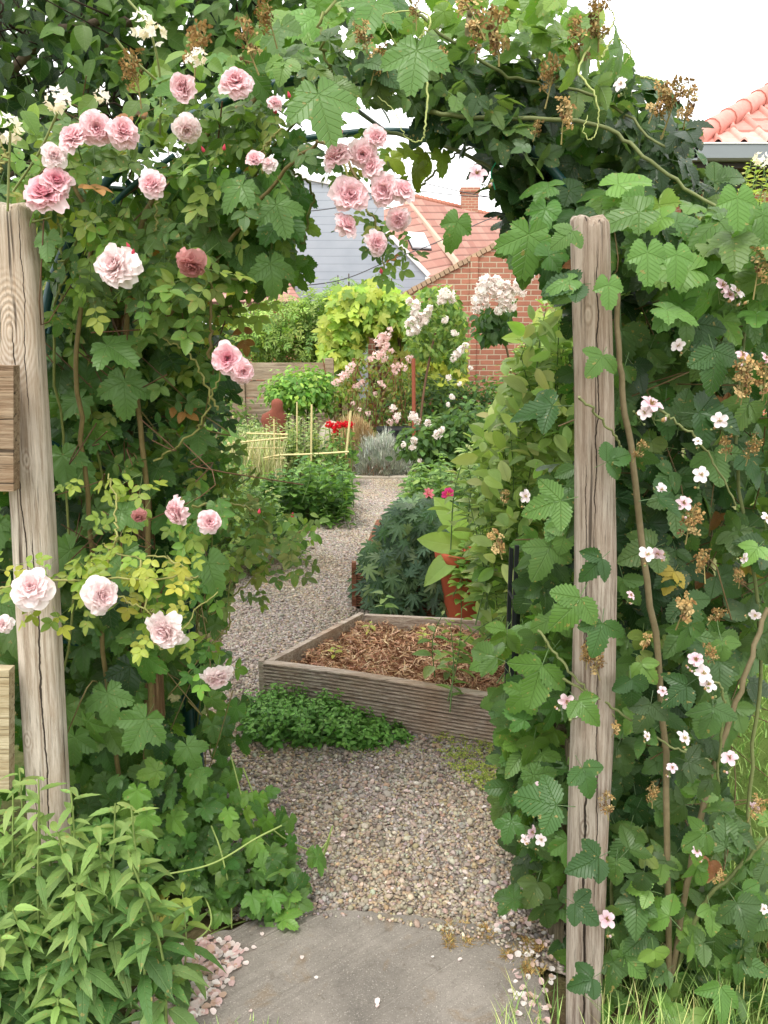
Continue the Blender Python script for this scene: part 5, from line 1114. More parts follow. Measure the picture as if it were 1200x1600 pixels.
# lower right, paler leaves low down
fill(mb, BRAM, [(930, 1330), (1230, 1250), (1240, 1620), (930, 1620)], (1.5, 1.9), 170, (.075, .11), [lin(86, 128, 62), lin(70, 108, 52), lin(104, 146, 72)], up=.8, spread=.45)
fill(mb, BRAM, [(440, 80), (520, 70), (620, 80), (700, 100), (800, 160), (860, 220), (840, 260), (760, 205), (690, 175), (590, 155), (480, 150)], (1.72, 1.9), 100, (.055, .09), [lin(78, 112, 62), lin(64, 98, 54), lin(96, 132, 70)], out=(0, -.6, 0), up=.9, spread=.6, down=.4)
# arching canopy upper right; shade of its backlit underside is put into the leaf colours
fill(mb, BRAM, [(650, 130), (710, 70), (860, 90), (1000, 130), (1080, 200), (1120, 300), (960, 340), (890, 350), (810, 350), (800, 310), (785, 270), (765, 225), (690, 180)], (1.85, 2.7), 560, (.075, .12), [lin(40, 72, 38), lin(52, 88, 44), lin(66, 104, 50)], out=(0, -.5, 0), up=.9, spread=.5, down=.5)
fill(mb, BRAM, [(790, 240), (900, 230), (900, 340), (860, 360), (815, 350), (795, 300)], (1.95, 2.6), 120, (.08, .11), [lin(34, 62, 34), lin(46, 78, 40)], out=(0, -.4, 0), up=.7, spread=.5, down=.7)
fill(mb, BRAM, [(600, 100), (640, 10), (760, -20), (900, 0), (960, 100), (900, 140), (760, 110)], (1.8, 2.5), 85, (.065, .10), [lin(110, 146, 72), lin(86, 126, 60), lin(128, 156, 84)], out=(0, -.5, 0), up=.9, spread=.6, down=.3)
fill(mb, BRAM, [(540, 0), (640, -60), (640, 110), (560, 130)], (1.9, 2.5), 26, (.06, .09), [lin(84, 120, 60), lin(104, 140, 68)], up=.8, spread=.6)
H2 = [lin(62, 104, 50), lin(50, 88, 44), lin(84, 126, 58)]
for a in ((895, 630, 1.46, .12, (-.2, -.7, .8), (-.95, -.1, .15)), (905, 775, 1.46, .12, (0, -1, .5), (-.7, 0, -.2)), (925, 440, 1.47, .09, (.1, -.8, .7), (-.8, -.2, -.1)), (920, 910, 1.46, .12, (.2, -1, .5), (-.4, 0, -.6)), (1060, 640, 1.55, .13, (0, -.8, .8), (.9, -.2, -.1)), (900, 1260, 1.44, .13, (-.1, -.8, .7), (-.9, 0, .1)),
          (1000, 780, 1.48, .12, (.1, -.8, .8), (.8, 0, .2)), (945, 950, 1.46, .10, (0, -1, .5), (-.2, 0, -1)), (860, 1010, 1.55, .14, (0, -1, .4), (-.3, 0, -.7)), (900, 1180, 1.46, .09, (0, -1, .6), (.4, 0, -1)), (1110, 520, 1.55, .12, (.1, -1, .4), (.1, 0, -1)), (1075, 480, 1.6, .13, (.1, -1, .6), (.3, 0, -1)), (985, 1040, 1.5, .09, (0, -1, .4), (0, 0, -1)),
          (930, 730, 1.47, .08, (0, -1, .4), (.8, 0, .4)), (905, 350, 1.47, .07, (.1, -.9, .6), (-.5, -.1, -.6)), (955, 860, 1.47, .09, (.2, -.9, .6), (-.6, -.1, -.5)), (890, 1080, 1.45, .08, (-.2, -.9, .6), (.5, -.1, -.6)), (955, 1330, 1.45, .10, (.1, -.9, .6), (-.7, -.1, -.3)), (880, 1400, 1.48, .09, (-.2, -.8, .7), (.6, -.2, -.3)), (950, 540, 1.47, .08, (.2, -.9, .5), (-.5, 0, -.8)), (940, 1520, 1.45, .08, (.1, -.8, .7), (-.6, -.2, -.2)), (830, 350, 1.7, .13, (0, -1, .1), (-.2, 0, -1)), (1090, 1060, 1.52, .1, (.1, -1, .6), (-.6, 0, -.4))):
    scatter(mb, BRAM, [P(a[0], a[1], a[2])], [a[4]], [a[5]], a[3], H2[hash(a[0]) % 3][None])
fill(mb, BRAM, edge, (1.58, 1.85), 60, (.05, .08), [lin(112, 150, 78), lin(128, 158, 84), lin(98, 138, 70)], up=.8, spread=.6)
fill(mb, BRAM, edge, (1.62, 1.95), 16, (.06, .09), [lin(168, 158, 76), lin(150, 110, 70)], up=.5, spread=.6)
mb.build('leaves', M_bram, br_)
mb = MB(); mh = MB()
# hop leaves mixed into the top of the mass: a second vine
hopR = thing('hop_vine', 'hop vine with fresh rounded leaves over the top of the slim right post', 'hop vine', (.75, 1.7, 0))
fill(mh, HOPS, [(860, 380), (900, 300), (1000, 270), (1120, 330), (1200, 300), (1260, 480), (1100, 500), (980, 440), (930, 400)], (1.5, 1.8), 90, (.05, .08), [lin(92, 138, 64), lin(112, 156, 76), lin(80, 124, 56)], up=.8, spread=.45)
fill(mh, HOPS, [(800, 380), (880, 280), (920, 340), (880, 440)], (1.6, 1.9), 22, (.055, .08), [lin(70, 112, 50), lin(56, 96, 46)], up=.5, spread=.4)
fill(mh, HOPS, [(640, -30), (900, -40), (1020, 100), (900, 90), (760, 60)], (1.7, 2.1), 40, (.04, .065), [lin(120, 160, 76), lin(100, 144, 66)], up=.8, spread=.6)
fill(mh, HOPS, [(560, 220), (690, 230), (660, 270), (620, 280)], (1.9, 2.2), 10, (.035, .05), [lin(140, 168, 66), lin(120, 150, 60)], up=.5)
fill(mh, HOP, [(830, 1050), (900, 1050), (880, 1400), (820, 1420), (800, 1250)], (1.7, 2.0), 60, (.05, .075), [lin(66, 110, 50), lin(84, 130, 58)], up=.5, spread=.4)
for a in ((1010, 375, 1.46, .06, HOPS[0]), (1055, 380, 1.46, .055, HOPS[2]), (950, 430, 1.45, .045, HOPS[0]), (905, 435, 1.46, .045, HOPS[1], (-.1, -.8, .8), (-.8, -.2, -.1)), (1150, 290, 1.5, .06, HOPS[0]), (720, 330, 1.8, .06, HOPS[1], (0, -1, .2), (-.3, 0, -1)), (830, 335, 1.65, .085, HOP[0], (0, -1, .1), (-.1, 0, -1)), (1020, 480, 1.47, .06, HOPS[2], (0, -.6, 1), (.8, -.3, -.2))): hero(mh, *a, **{'col': lin(96, 144, 70)})
mh.build('leaves', M_hop, hopR)
for pts, r in (([(585, 145, 1.9), (660, 172, 1.85), (730, 182, 1.82), (860, 186, 1.8), (950, 200, 1.8), (1000, 240, 1.78), (1060, 285, 1.76), (1130, 330, 1.75)], .0048), ([(600, 205, 2.3), (700, 230, 2.2), (800, 280, 2.0), (900, 330, 1.9)], .005), ([(1045, 1640, 1.6), (1040, 1200, 1.6), (1010, 900, 1.58), (985, 700, 1.57), (968, 560, 1.56), (962, 440, 1.56)], .0075),
               ([(1030, 1640, 1.62), (1070, 1400, 1.6), (1105, 1230, 1.6), (1150, 1100, 1.6), (1200, 950, 1.62)], .0075), ([(1020, 1640, 1.65), (1085, 1440, 1.6), (1150, 1360, 1.58), (1230, 1280, 1.56)], .005), ([(880, 1060, 1.52), (950, 1100, 1.52), (1040, 1160, 1.54), (1110, 1190, 1.56)], .003),
               ([(1120, 1230, 1.58), (1130, 1090, 1.54), (1105, 1060, 1.52)], .003), ([(905, 620, 1.47), (960, 680, 1.5), (975, 720, 1.55)], .0025), ([(840, 985, 1.55), (900, 1060, 1.52), (960, 1120, 1.53)], .003), ([(1030, 640, 1.5), (1100, 700, 1.52), (1150, 790, 1.55)], .0025),
               ([(640, 10, 1.9), (700, 60, 1.9), (800, 120, 1.9), (930, 150, 1.9), (1040, 230, 1.85)], .004), ([(640, 230, 2.0), (690, 150, 2.0), (720, 60, 1.9)], .003), ([(940, 1640, 1.7), (960, 1300, 1.72), (930, 1100, 1.72)], .005), ([(1200, 1640, 1.7), (1170, 1300, 1.75), (1190, 1000, 1.75), (1150, 700, 1.75), (1180, 400, 1.8)], .005),
               ([(735, 0, 1.9), (725, 100, 1.92), (700, 200, 1.95)], .006), ([(650, 300, 2.1), (700, 250, 2.05), (740, 230, 2.0)], .003)):
    tube(mb, pxpath(pts, 34, .002), [r, r * .9, r * .7], 8, lin(124, 112, 84) if r > .0052 else lin(116, 124, 78))
for _ in range(140):
    a = P(ru(920, 1160), ru(380, 1450), ru(1.75, 2.2))
    tube(mb, smooth_path([a, a + rn(3) * .06, a + rn(3) * .1], 7), .0017, 4, lin(110, 92, 60))
mb.build('canes', M_stem, br_)
# curling tendrils
for pts in ([(660, 90, 1.75), (668, 140, 1.72), (664, 200, 1.7), (662, 215, 1.7), (648, 222, 1.7), (628, 205, 1.7), (618, 175, 1.7), (590, 150, 1.72)], [(655, 60, 1.75), (672, 40, 1.74), (662, 20, 1.75), (610, 20, 1.75), (598, 30, 1.75), (620, 70, 1.76)], [(930, 60, 1.75), (905, 110, 1.7), (930, 150, 1.68), (935, 190, 1.68), (925, 218, 1.68), (912, 205, 1.68), (918, 180, 1.7)],
            [(935, 70, 1.75), (960, 30, 1.75), (940, 0, 1.75)], [(1000, 120, 1.8), (1040, 128, 1.8), (1060, 140, 1.8)], [(940, 90, 1.8), (960, 60, 1.8), (985, 80, 1.8), (975, 100, 1.8)]): mb = MB(); tube(mb, pxpath(pts, 60, .0012), [.0026, .0014, .0008], 6, lin(166, 176, 108)); mb.build('tendril', M_stem, hopR)
BF = [(1017, 632, 17), (1060, 540, 10), (985, 930, 9), (1010, 1150, 9), (1180, 960, 11), (1050, 1200, 9), (1008, 645, 13), (1125, 657, 13), (1095, 742, 15), (1068, 787, 14), (1128, 447, 14), (1150, 456, 15), (1140, 462, 12), (1010, 866, 13), (1028, 864, 12), (1098, 1052, 17), (1106, 1070, 16), (1088, 1030, 12), (885, 1095, 15), (897, 1108, 14), (1140, 1185, 14), (1068, 1153, 15), (948, 1437, 15), (822, 1240, 12), (842, 1232, 13),
      (830, 1300, 14), (845, 1312, 12), (820, 1312, 9), (1088, 1331, 10), (1162, 872, 9), (1160, 556, 12), (1196, 560, 12), (1033, 765, 12), (1197, 810, 12), (1085, 1030, 11), (745, 272, 14), (970, 132, 12), (1170, 355, 14), (1035, 1080, 9), (1190, 345, 12), (1180, 1260, 10), (1193, 1420, 9), (820, 775, 10), (870, 375, 9), (1090, 690, 8)]
for a, b, r in BF:
    Y = 1.50 if a > 860 and b > 400 else 1.66
    put(random.choice(BRF), 'bramble_flower', br_, P(a, b, Y), (random.gauss(0, .65), -1, random.gauss(.7, .6)), r / pxm(Y) * random.uniform(.9, 1.12), spin=random.gauss(0, .5))
DR = [(1000, 700, 14), (1100, 880, 18), (1010, 1000, 12), (1175, 700, 18), (960, 1140, 12), (1120, 960, 14), (1080, 812, 24), (930, 1030, 22), (918, 1020, 16), (1066, 955, 24), (1110, 1020, 14), (1162, 585, 24), (1195, 590, 20), (880, 182, 20), (1052, 160, 26), (1075, 158, 20), (778, 44, 26), (862, 120, 22), (735, 18, 24), (1020, 1240, 16), (948, 1252, 18), (775, 845, 18), (1180, 1262, 18), (1155, 900, 14), (905, 60, 24), (935, 25, 24), (570, 60, 18), (585, 100, 15), (310, 75, 26), (212, 115, 24), (385, 60, 26), (420, 30, 20), (745, 60, 16),
      (1030, 150, 20), (1160, 600, 18), (1185, 420, 24), (600, 90, 14), (790, 775, 10), (690, 90, 14), (1135, 695, 14), (840, 200, 10), (650, 20, 12), (1120, 1370, 12)]
for a, b, r in DR:
    Y = 1.50 if a > 860 and b > 400 else 1.72
    put(random.choice(DRY), 'dried_flower_cluster', br_, P(a, b, Y), (random.gauss(0, .25), random.gauss(-.2, .2), 1), r / pxm(Y) * 1.15, up=True)
# ================================================================ MIDDLE AND FAR PLANTS (far leaf colours raised to stand for hazy background light)
def bush(name, label, cat, base, col_mat, builder, stems=None, group=None):
    t = thing(name, label, cat, (base[0], base[1], 0), group); mb = MB(); sm = MB(); builder(mb, sm); mb.build('leaves', col_mat, t)
    if sm.v: sm.build('stems', M_stem, t)
    return t
def shoots_in(mb, sm0, poly, Y, m, hgt_up, protos, n, size, cols, lean=.15, tip=None, each=None, **k):
    """upright leafy shoots whose tips fall inside the picture region, at depths Y"""
    q = poly_pts(poly, m); yy = ru(Y[0], Y[1], m)
    for (a, b), y in zip(q, yy):
        sm = MB() if each is not None else sm0; t = P(a, b, y); L = min(hgt_up * random.uniform(.7, 1.2), max(t[2] - .02, .05)); b0 = t - [random.gauss(0, lean) * L, random.gauss(0, lean) * L, L]
        shoot(mb, sm, [b0, (b0 + t) / 2 + rn(3) * .02, t], protos, n, size, cols, tipcols=tip, **k)
        if each is not None: sm.build('stem', M_stem, each)
# light sage green shrub
AC = [lin(150, 186, 116), lin(134, 172, 104), lin(168, 198, 134), lin(112, 152, 86)]; AT = [lin(188, 212, 150), lin(172, 202, 132)]
sh1 = thing('apple_shrub', 'tall pale green shrub of narrow upright leaves behind the slim right post', 'shrub', (.72, 3.3, 0)); mb = MB(); sm = MB()
shoots_in(mb, sm, [(780, 620), (820, 520), (860, 430), (910, 400), (990, 420), (990, 980), (800, 900), (735, 800), (720, 700)], (2.8, 3.9), 230, .4, LONG, 22, (.07, .11), AC, tip=AT, stem_r=.003)
shoots_in(mb, sm, [(650, 940), (700, 930), (790, 870), (900, 900), (900, 1030), (760, 1030), (720, 985)], (2.75, 3.2), 26, .28, LONG, 14, (.06, .09), AC, tip=AT, lean=.6, stem_r=.003)
fill(mb, LONG, [(800, 570), (836, 490), (872, 430), (990, 400), (990, 900), (760, 890), (750, 800), (745, 690)], (2.7, 3.5), 1400, (.06, .10), AC[:3] + AT, up=.9, spread=.6, down=-.2)
fill(mb, LONG, [(752, 850), (800, 840), (850, 990), (790, 1000), (752, 960)], (3.2, 3.6), 150, (.06, .09), AC, up=.9, spread=.6, down=.3)
fill(mb, LONG, [(800, 580), (900, 440), (990, 440), (990, 1050), (800, 1000), (745, 800)], (3.4, 4.2), 1100, (.07, .105), AC[1:] + [lin(90, 127, 67)], up=.7, spread=.7, down=0)
mb.build('leaves', M_leaf, sh1)
for _ in range(10):
    a = P(ru(760, 900), ru(600, 900), ru(3.1, 3.8)); tube(sm, smooth_path([a * [1, 1, 0] + rn(3) * [.05, .05, 0], a * [1, 1, .5] + rn(3) * .03, a], 14), [.008, .004], 6, lin(96, 82, 62))
sm.build('stems', M_stem, sh1)

# ivy green hedge to the right, behind the bramble
hd = thing('hedge', 'mixed green hedge rising behind the bramble towards the brick house', 'hedge', (3.0, 5.2, 0)); mb = MB()
fill(mb, OVLO, [(880, 420), (1120, 330), (1300, 300), (1300, 900), (880, 900)], (4.6, 5.6), 5200, (.05, .09), [lin(100, 139, 72), lin(80, 119, 60), lin(130, 163, 84)], up=.7, spread=.7, down=.2); mb.build('leaves', M_small, hd)
mb = MB()
for _ in range(14): a = P(ru(900, 1250), ru(420, 600), 5.1); tube(mb, [a * [1, 1, 0], a * [1, 1, .5] + rn(3) * .06, a], [.02, .006], 6, lin(90, 76, 60))
mb.build('stems', M_bark, hd)
el = thing('elder', 'pale feathery shrub with cream flowers below the grey gutter at the right edge', 'shrub', P(1180, 600, 5.0) * [1, 1, 0]); mb = MB(); sm = MB()
shoots_in(mb, sm, [(1090, 280), (1150, 240), (1290, 220), (1290, 460), (1100, 420)], (4.2, 4.8), 70, .6, OVLO, 34, (.05, .08), [lin(175, 194, 121), lin(157, 184, 108), lin(186, 192, 130)], stem_r=.004); mb.build('leaves', M_small, el)
for k in range(8): a = P(1100 + k * 24, 300, 4.5); tube(sm, [a * [1, 1, 0], a], [.02, .006], 5, lin(141, 141, 96))
sm.build('stems', M_stem, el)
for a, b in ((1195, 352), (1165, 340), (1130, 290), (1188, 250)): put(HCL, 'flower_head', el, P(a, b, 4.1), (0, -1, .4), .04)

# grapevine over the brick shed
gv = bush('grapevine', 'golden green grapevine draped over the low brick wall left of the shed gable', 'grapevine', P(575, 590, 11.5), M_leaf, lambda mb, sm: (
    fill(mb, HOPLO, [(508, 500), (520, 460), (560, 445), (610, 450), (636, 470), (640, 520), (610, 505), (570, 515), (556, 560), (545, 620), (512, 610), (505, 560)], (10.9, 12.4), 1500, (.09, .15), [lin(164, 192, 81), lin(145, 181, 76), lin(176, 194, 92), lin(114, 155, 67)], up=.7, spread=.5),
    fill(mb, HOPLO, [(610, 500), (720, 530), (725, 610), (610, 610)], (11.5, 12.6), 900, (.09, .15), [lin(175, 200, 84), lin(141, 175, 74), lin(184, 190, 90)], up=.7, spread=.5),
    [tube(sm, pxpath([(x, 600, 11.6), (x + 4, 540, 11.6), (x - 6, 480, 11.6)], 12), .025, 6, lin(90, 66, 50)) for x in (528, 552, 585, 620)]))
# shrubs beyond the fence
tg = thing('young_tree', 'light green airy young tree beyond the back fence below the grey cladding', 'tree', P(440, 560, 12.6) * [1, 1, 0]); mb = MB(); sm = MB()
for cx, cy, r in ((395, 525, .55), (440, 505, .6), (480, 500, .6), (505, 530, .45), (460, 540, .6), (415, 550, .5), (500, 480, .3), (370, 520, .4)): dome(mb, PINN7, P(cx, cy, 12.6 + random.uniform(-.3, .3)), (r, r * .8, r * .75), 230, (.16, .26), [lin(155, 190, 110), lin(132, 171, 92), lin(164, 194, 117), lin(103, 141, 76)], shell=.3)
shoots_in(mb, sm, [(390, 480), (510, 460), (510, 520), (390, 520)], (12.2, 13), 36, .6, OVLO, 16, (.1, .16), [lin(163, 197, 116)], stem_r=.008)
mb.build('leaves', M_small, tg)
for x in (400, 440, 462, 485): a = P(x, 510, 12.6); tube(sm, [a * [1, 1, 0], a * [1, 1, .6] + rn(3) * .1, a], [.04, .015], 6, lin(130, 100, 76))
sm.build('stems', M_stem, tg)
tc = thing('conifer', 'small blue green conifer tips between the grapevine and the grey cladding', 'conifer', P(565, 560, 14) * [1, 1, 0]); mb = MB(); sm = MB()
for cx in (528, 545, 580, 598, 612):
    a = P(cx, random.uniform(424, 440), 14.2); tube(sm, [a * [1, 1, 0], a], [.05, .01], 6, lin(90, 74, 58)); nl = 260
    zz = ru(.0, 1, nl) ** .7; ang = ru(0, 6.28, nl); rad_ = .05 + .42 * zz; pp = a + np.stack([np.cos(ang) * rad_, np.sin(ang) * rad_, -zz * 1.2], 1)
    scatter(mb, PINN7, pp, np.stack([np.cos(ang) * .4, np.sin(ang) * .4, np.ones(nl)], 1), np.stack([np.cos(ang), np.sin(ang), .3 + 0 * ang], 1), ru(.12, .2, nl), pal([lin(110, 153, 100), lin(137, 175, 116)], nl))
mb.build('leaves', M_small, tc); sm.build('trunks', M_bark, tc)
bush('round_shrub', 'rounded bright green shrub in front of the back fence beside the statue', 'shrub', P(470, 660, 9.6), M_small, lambda mb, sm: (
    dome(mb, OVLO, P(470, 612, 9.7), (.42, .4, .28), 1300, (.05, .09), [lin(119, 171, 80), lin(92, 143, 67), lin(153, 195, 96)]), dome(mb, OVLO, P(440, 615, 9.6), (.22, .3, .2), 500, (.05, .08), [lin(130, 177, 84), lin(103, 150, 69)]), dome(mb, OVLO, P(500, 605, 9.8), (.2, .3, .22), 400, (.05, .08), [lin(108, 159, 74)]),
    [tube(sm, [P(470 + k * 8, 625, 9.7) * [1, 1, 0], P(470 + k * 11, 620, 9.7)], [.015, .006], 5, lin(80, 64, 48)) for k in (-2, -1, 0, 1, 2)]))
bush('background_hedge', 'dark green hedge at the foot of the brick shed right of the roses', 'hedge', P(700, 690, 10.2), M_small, lambda mb, sm: (
    [dome(mb, OVLO, P(x, y, 10.2), (.5, .5, .45), 900, (.06, .10), [lin(80, 116, 64), lin(62, 98, 56), lin(110, 145, 76)]) for x, y in ((660, 640), (700, 650), (740, 650), (790, 640), (840, 640), (900, 620))],
    [tube(sm, [P(x, 640, 10.2) * [1, 1, 0], P(x, 630, 10.2)], [.02, .01], 5, lin(80, 64, 48)) for x in (660, 700, 740, 790, 840, 900)]))
bush('background_hedge', 'long green hedge running behind the beds at the left, under the panel fence', 'hedge', P(300, 690, 9.9), M_small, lambda mb, sm: (
    [dome(mb, OVLO, P(x, y, 9.9), (.6, .4, .32), 600, (.06, .10), [lin(100, 139, 72), lin(80, 119, 62), lin(127, 163, 84)]) for x, y in ((60, 650), (130, 640), (200, 650), (270, 640), (330, 655), (-20, 650), (-120, 650), (-220, 640))], None))
# pale pink rambler
rb = bush('rambler_rose', 'airy rambler rose with strings of pale pink blossom in front of the grapevine', 'rose', P(580, 690, 9.8), M_small, lambda mb, sm: (
    fill(mb, OVLO, [(520, 600), (560, 555), (610, 545), (650, 570), (660, 660), (620, 700), (540, 680), (505, 640)], (9.5, 10.3), 1500, (.04, .07), [lin(137, 157, 90), lin(110, 137, 74), lin(140, 130, 84), lin(100, 123, 67)], up=.6, spread=.8),
    [tube(sm, pxpath([(x, 690, 9.9), (x + random.randint(-14, 14), 620, 9.8), (x + random.randint(-30, 30), 560, 9.7)], 12), .007, 5, lin(140, 96, 70)) for x in range(530, 650, 10)]))
for a, b, r in ((524, 598, 7), (531, 592, 8), (538, 585, 9), (545, 578, 8), (551, 570, 7), (588, 556, 8), (596, 550, 9), (603, 540, 9), (597, 528, 9), (590, 536, 8), (606, 525, 7), (580, 560, 6), (600, 560, 7), (612, 548, 6), (560, 602, 5), (566, 597, 5), (594, 598, 5), (600, 603, 5), (554, 604, 4), (615, 572, 6), (618, 580, 7), (624, 570, 6), (610, 515, 6), (575, 646, 5), (562, 640, 4), (612, 640, 6), (618, 652, 7), (610, 660, 6), (620, 658, 5), (552, 630, 4), (586, 615, 4), (640, 560, 7), (632, 575, 6)):
    put(random.choice(PINK_CL), 'blossom_cluster', rb, P(a, b, 9.4), (0, -1, .3), r / pxm(9.4))
# standard white rose
st = bush('standard_rose', 'white flowering standard rose on a rusty pole in front of the shed', 'rose', P(650, 700, 9.2), M_small, lambda mb, sm: (
    fill(mb, OVLO, [(632, 500), (660, 450), (700, 445), (728, 490), (726, 580), (690, 560), (655, 560), (635, 540)], (9.3, 10.3), 1700, (.06, .10), [lin(110, 147, 78), lin(90, 127, 67), lin(141, 173, 96)], up=.6, spread=.7),
    tube(sm, pxpath([(652, 700, 9.3), (664, 600, 9.4), (680, 520, 9.5)], 12), .015, 6, lin(110, 80, 60)))) 
mb = MB(); tube(mb, [P(647, 700, 9.15), P(646, 560, 9.15)], .022, 8); mb.build('support_pole', M_cane2, st)
for a, b, r in ((697, 458, 11), (690, 470, 8), (705, 468, 7), (650, 478, 9), (644, 505, 10), (650, 515, 9), (655, 495, 8), (668, 490, 8), (662, 502, 9), (640, 470, 6), (710, 520, 6), (715, 552, 8), (722, 545, 6), (708, 560, 6), (695, 500, 6), (648, 490, 8), (672, 482, 6), (728, 540, 5), (640, 520, 6), (735, 575, 4)):
    put(random.choice(WHITE_CL), 'blossom_cluster', st, P(a, b, 9.15), (0, -1, .3), r / pxm(9.15))
# white rambling rose over the wall
wr = bush('climbing_white_rose', 'full white rambling rose with dark leaves against the brick shed wall', 'rose', P(775, 700, 8.0), M_small, lambda mb, sm: (
    fill(mb, OVAL, [(742, 490), (800, 470), (800, 520), (770, 535), (745, 520)], (7.8, 8.2), 240, (.07, .11), [lin(69, 105, 58), lin(56, 90, 49)], up=.4, spread=.5, down=1),
    tube(sm, pxpath([(800, 800, 8.3), (800, 600, 8.1), (775, 480, 8.0)], 14), .012, 6, lin(110, 90, 64))))
for a, b, r in ((762, 440, 12), (776, 442, 12), (790, 448, 11), (752, 452, 12), (768, 458, 11), (784, 462, 12), (746, 468, 10), (757, 474, 9), (798, 460, 10), (812, 442, 10), (822, 436, 9), (806, 452, 9), (790, 476, 10), (778, 486, 7), (745, 484, 7), (830, 430, 6), (800, 482, 7), (816, 458, 6)):
    put(random.choice(WHITE_CL), 'blossom_cluster', wr, P(a, b, 7.7), (0, -1, .3), r / pxm(7.7))
# white flowers low, right of the path end
wf_ = bush('white_flower_bush', 'dark leafed bush with scattered white flowers right of the silvery mound', 'flower bush', P(690, 740, 7.9), M_small, lambda mb, sm: (
    [dome(mb, OVAL, P(x, y, 7.9), (.26, .3, .2), 240, (.06, .1), [lin(76, 114, 62), lin(96, 137, 72), lin(62, 96, 53)]) for x, y in ((660, 690), (700, 680), (735, 700), (680, 715), (740, 660), (780, 680))],
    [tube(sm, [P(x, 700, 7.9) * [1, 1, 0], P(x, 690, 7.9)], [.01, .005], 5, lin(96, 100, 60)) for x in (660, 700, 735)]))
for a, b, r in ((645, 652, 8), (652, 657, 6), (668, 660, 6), (683, 678, 8), (690, 672, 6), (615, 636, 5), (620, 650, 6), (648, 688, 6), (644, 700, 6), (630, 695, 5), (700, 590, 5), (706, 620, 5), (718, 600, 4), (700, 632, 4), (655, 720, 4)): put(random.choice(WHITE_CL), 'blossom_cluster', wf_, P(a, b, 7.6), (0, -1, .4), r / pxm(7.6))
# peony
pe = thing('peony', 'leafy green peony bush with two pink flowers right of the path', 'peony', P(700, 830, 6.0) * [1, 1, 0]); mb = MB(); sm = MB()
shoots_in(mb, sm, [(640, 730), (700, 700), (790, 690), (800, 800), (700, 830), (650, 800), (628, 770)], (5.4, 6.4), 110, .4, LONG, 24, (.08, .13), [lin(110, 153, 88), lin(88, 127, 72), lin(137, 177, 105)], stem_r=.004, up=.5)
mb.build('leaves', M_leaf, pe); sm.build('stems', M_stem, pe)
PEO = [open_flower_mesh('peony_flower', lin(226, 60, 140), lin(206, 30, 110), lin(232, 200, 90), 31, 8, 14, .6), open_flower_mesh('peony_flower', lin(240, 150, 160), lin(220, 96, 110), lin(240, 215, 190), 32, 7, 10, .5)]
o = put(PEO[0], 'peony_flower', pe, P(700, 772, 4.5), (-.1, -1, .5), 11 / pxm(4.5)); o['label'] = 'magenta peony flower'
o = put(PEO[1], 'peony_flower', pe, P(669, 771, 4.5), (.4, -.8, .6), 10 / pxm(4.5)); o['label'] = 'fading pale pink peony flower'
sp_ = thing('pale_leaf_plant', 'small sparse plant leaning over the gravel above the dark cut leaves', 'plant', P(625, 870, 5.0) * [1, 1, 0]); mb = MB(); sm = MB()
shoots_in(mb, sm, [(602, 785), (640, 780), (640, 830), (605, 835)], (4.9, 5.1), 12, .35, OVAL, 12, (.05, .075), [lin(114, 147, 80), lin(141, 165, 96)], stem_r=.003, each=sp_); mb.build('leaves', M_leaf, sp_)
# dark cut-leaved plant
cu = thing('cut_leaf_perennial', 'dark blue green perennial with deeply cut leaves sprawling over the second raised bed', 'perennial', P(630, 945, 4.6) * [1, 1, 0]); mb = MB(); sm = MB()
CC = [lin(78, 112, 90), lin(98, 132, 105), lin(62, 94, 74), lin(123, 155, 123)]
fill(mb, CUT, [(560, 940), (566, 880), (590, 830), (625, 790), (680, 780), (715, 850), (700, 950), (640, 952)], (4.3, 4.75), 520, (.07, .11), CC, up=.9, spread=.45, down=.5)
fill(mb, CUT, [(572, 880), (600, 860), (712, 900), (712, 962), (580, 952)], (4.12, 4.35), 130, (.06, .09), CC, up=.8, spread=.45, down=.6)
fill(mb, CUT, [(610, 800), (660, 770), (720, 800), (720, 860), (640, 850)], (4.6, 5.0), 160, (.07, .10), CC, up=1, spread=.5, down=.3)
fill(mb, CUT, [(560, 930), (600, 840), (690, 820), (700, 950)], (4.7, 5.1), 220, (.07, .11), CC[:3], up=.8, spread=.5)
mb.build('leaves', M_leaf, cu)
for _ in range(12): a = P(ru(600, 690), ru(800, 900), 4.7); sm = MB(); tube(sm, [np.array([a[0] * .5 + P(640, 900, 4.7)[0] * .5, 4.75, 0]), a], [.006, .003], 5, lin(74, 96, 69))
sm.build('stems', M_stem, cu)
# terracotta pot and its plant
pc = P(736, 960, 4.15); pot = thing('flower_pot', 'tall orange terracotta pot half hidden by leaves behind the straw filled bed', 'flower pot', (pc[0] , 4.15, 0))
def lathe(mb, prof, seg=40, c=(0, 0, 0), tint=(1, 1, 1)):
    a = np.linspace(0, 2 * np.pi, seg, endpoint=False); V = np.concatenate([np.stack([r * np.cos(a), r * np.sin(a), np.full(seg, z)], 1) for r, z in prof]) + np.array(c)
    mb.add(V, [(i * seg + k, i * seg + (k + 1) % seg, (i + 1) * seg + (k + 1) % seg, (i + 1) * seg + k) for i in range(len(prof) - 1) for k in range(seg)], None, tint)
zt_ = P(740, 868, 4.0)[2]; mb = MB(); lathe(mb, [(0, 0), (.128, 0), (.135, .02), (.185, zt_ - .06), (.192, zt_ - .058), (.203, zt_ - .05), (.207, zt_ - .01), (.2, zt_), (.183, zt_ - .004), (.176, zt_ - .05), (.17, zt_ - .07), (.0, zt_ - .06)], c=(pc[0], 4.15, 0)); mb.build('pot_body', M_terra, pot)
pp_ = thing('potted_plant', 'leafy plant with two large upright pale leaves growing in the terracotta pot', 'potted plant', (pc[0], 4.15, zt_ - .06)); mb = MB(); sm = MB()
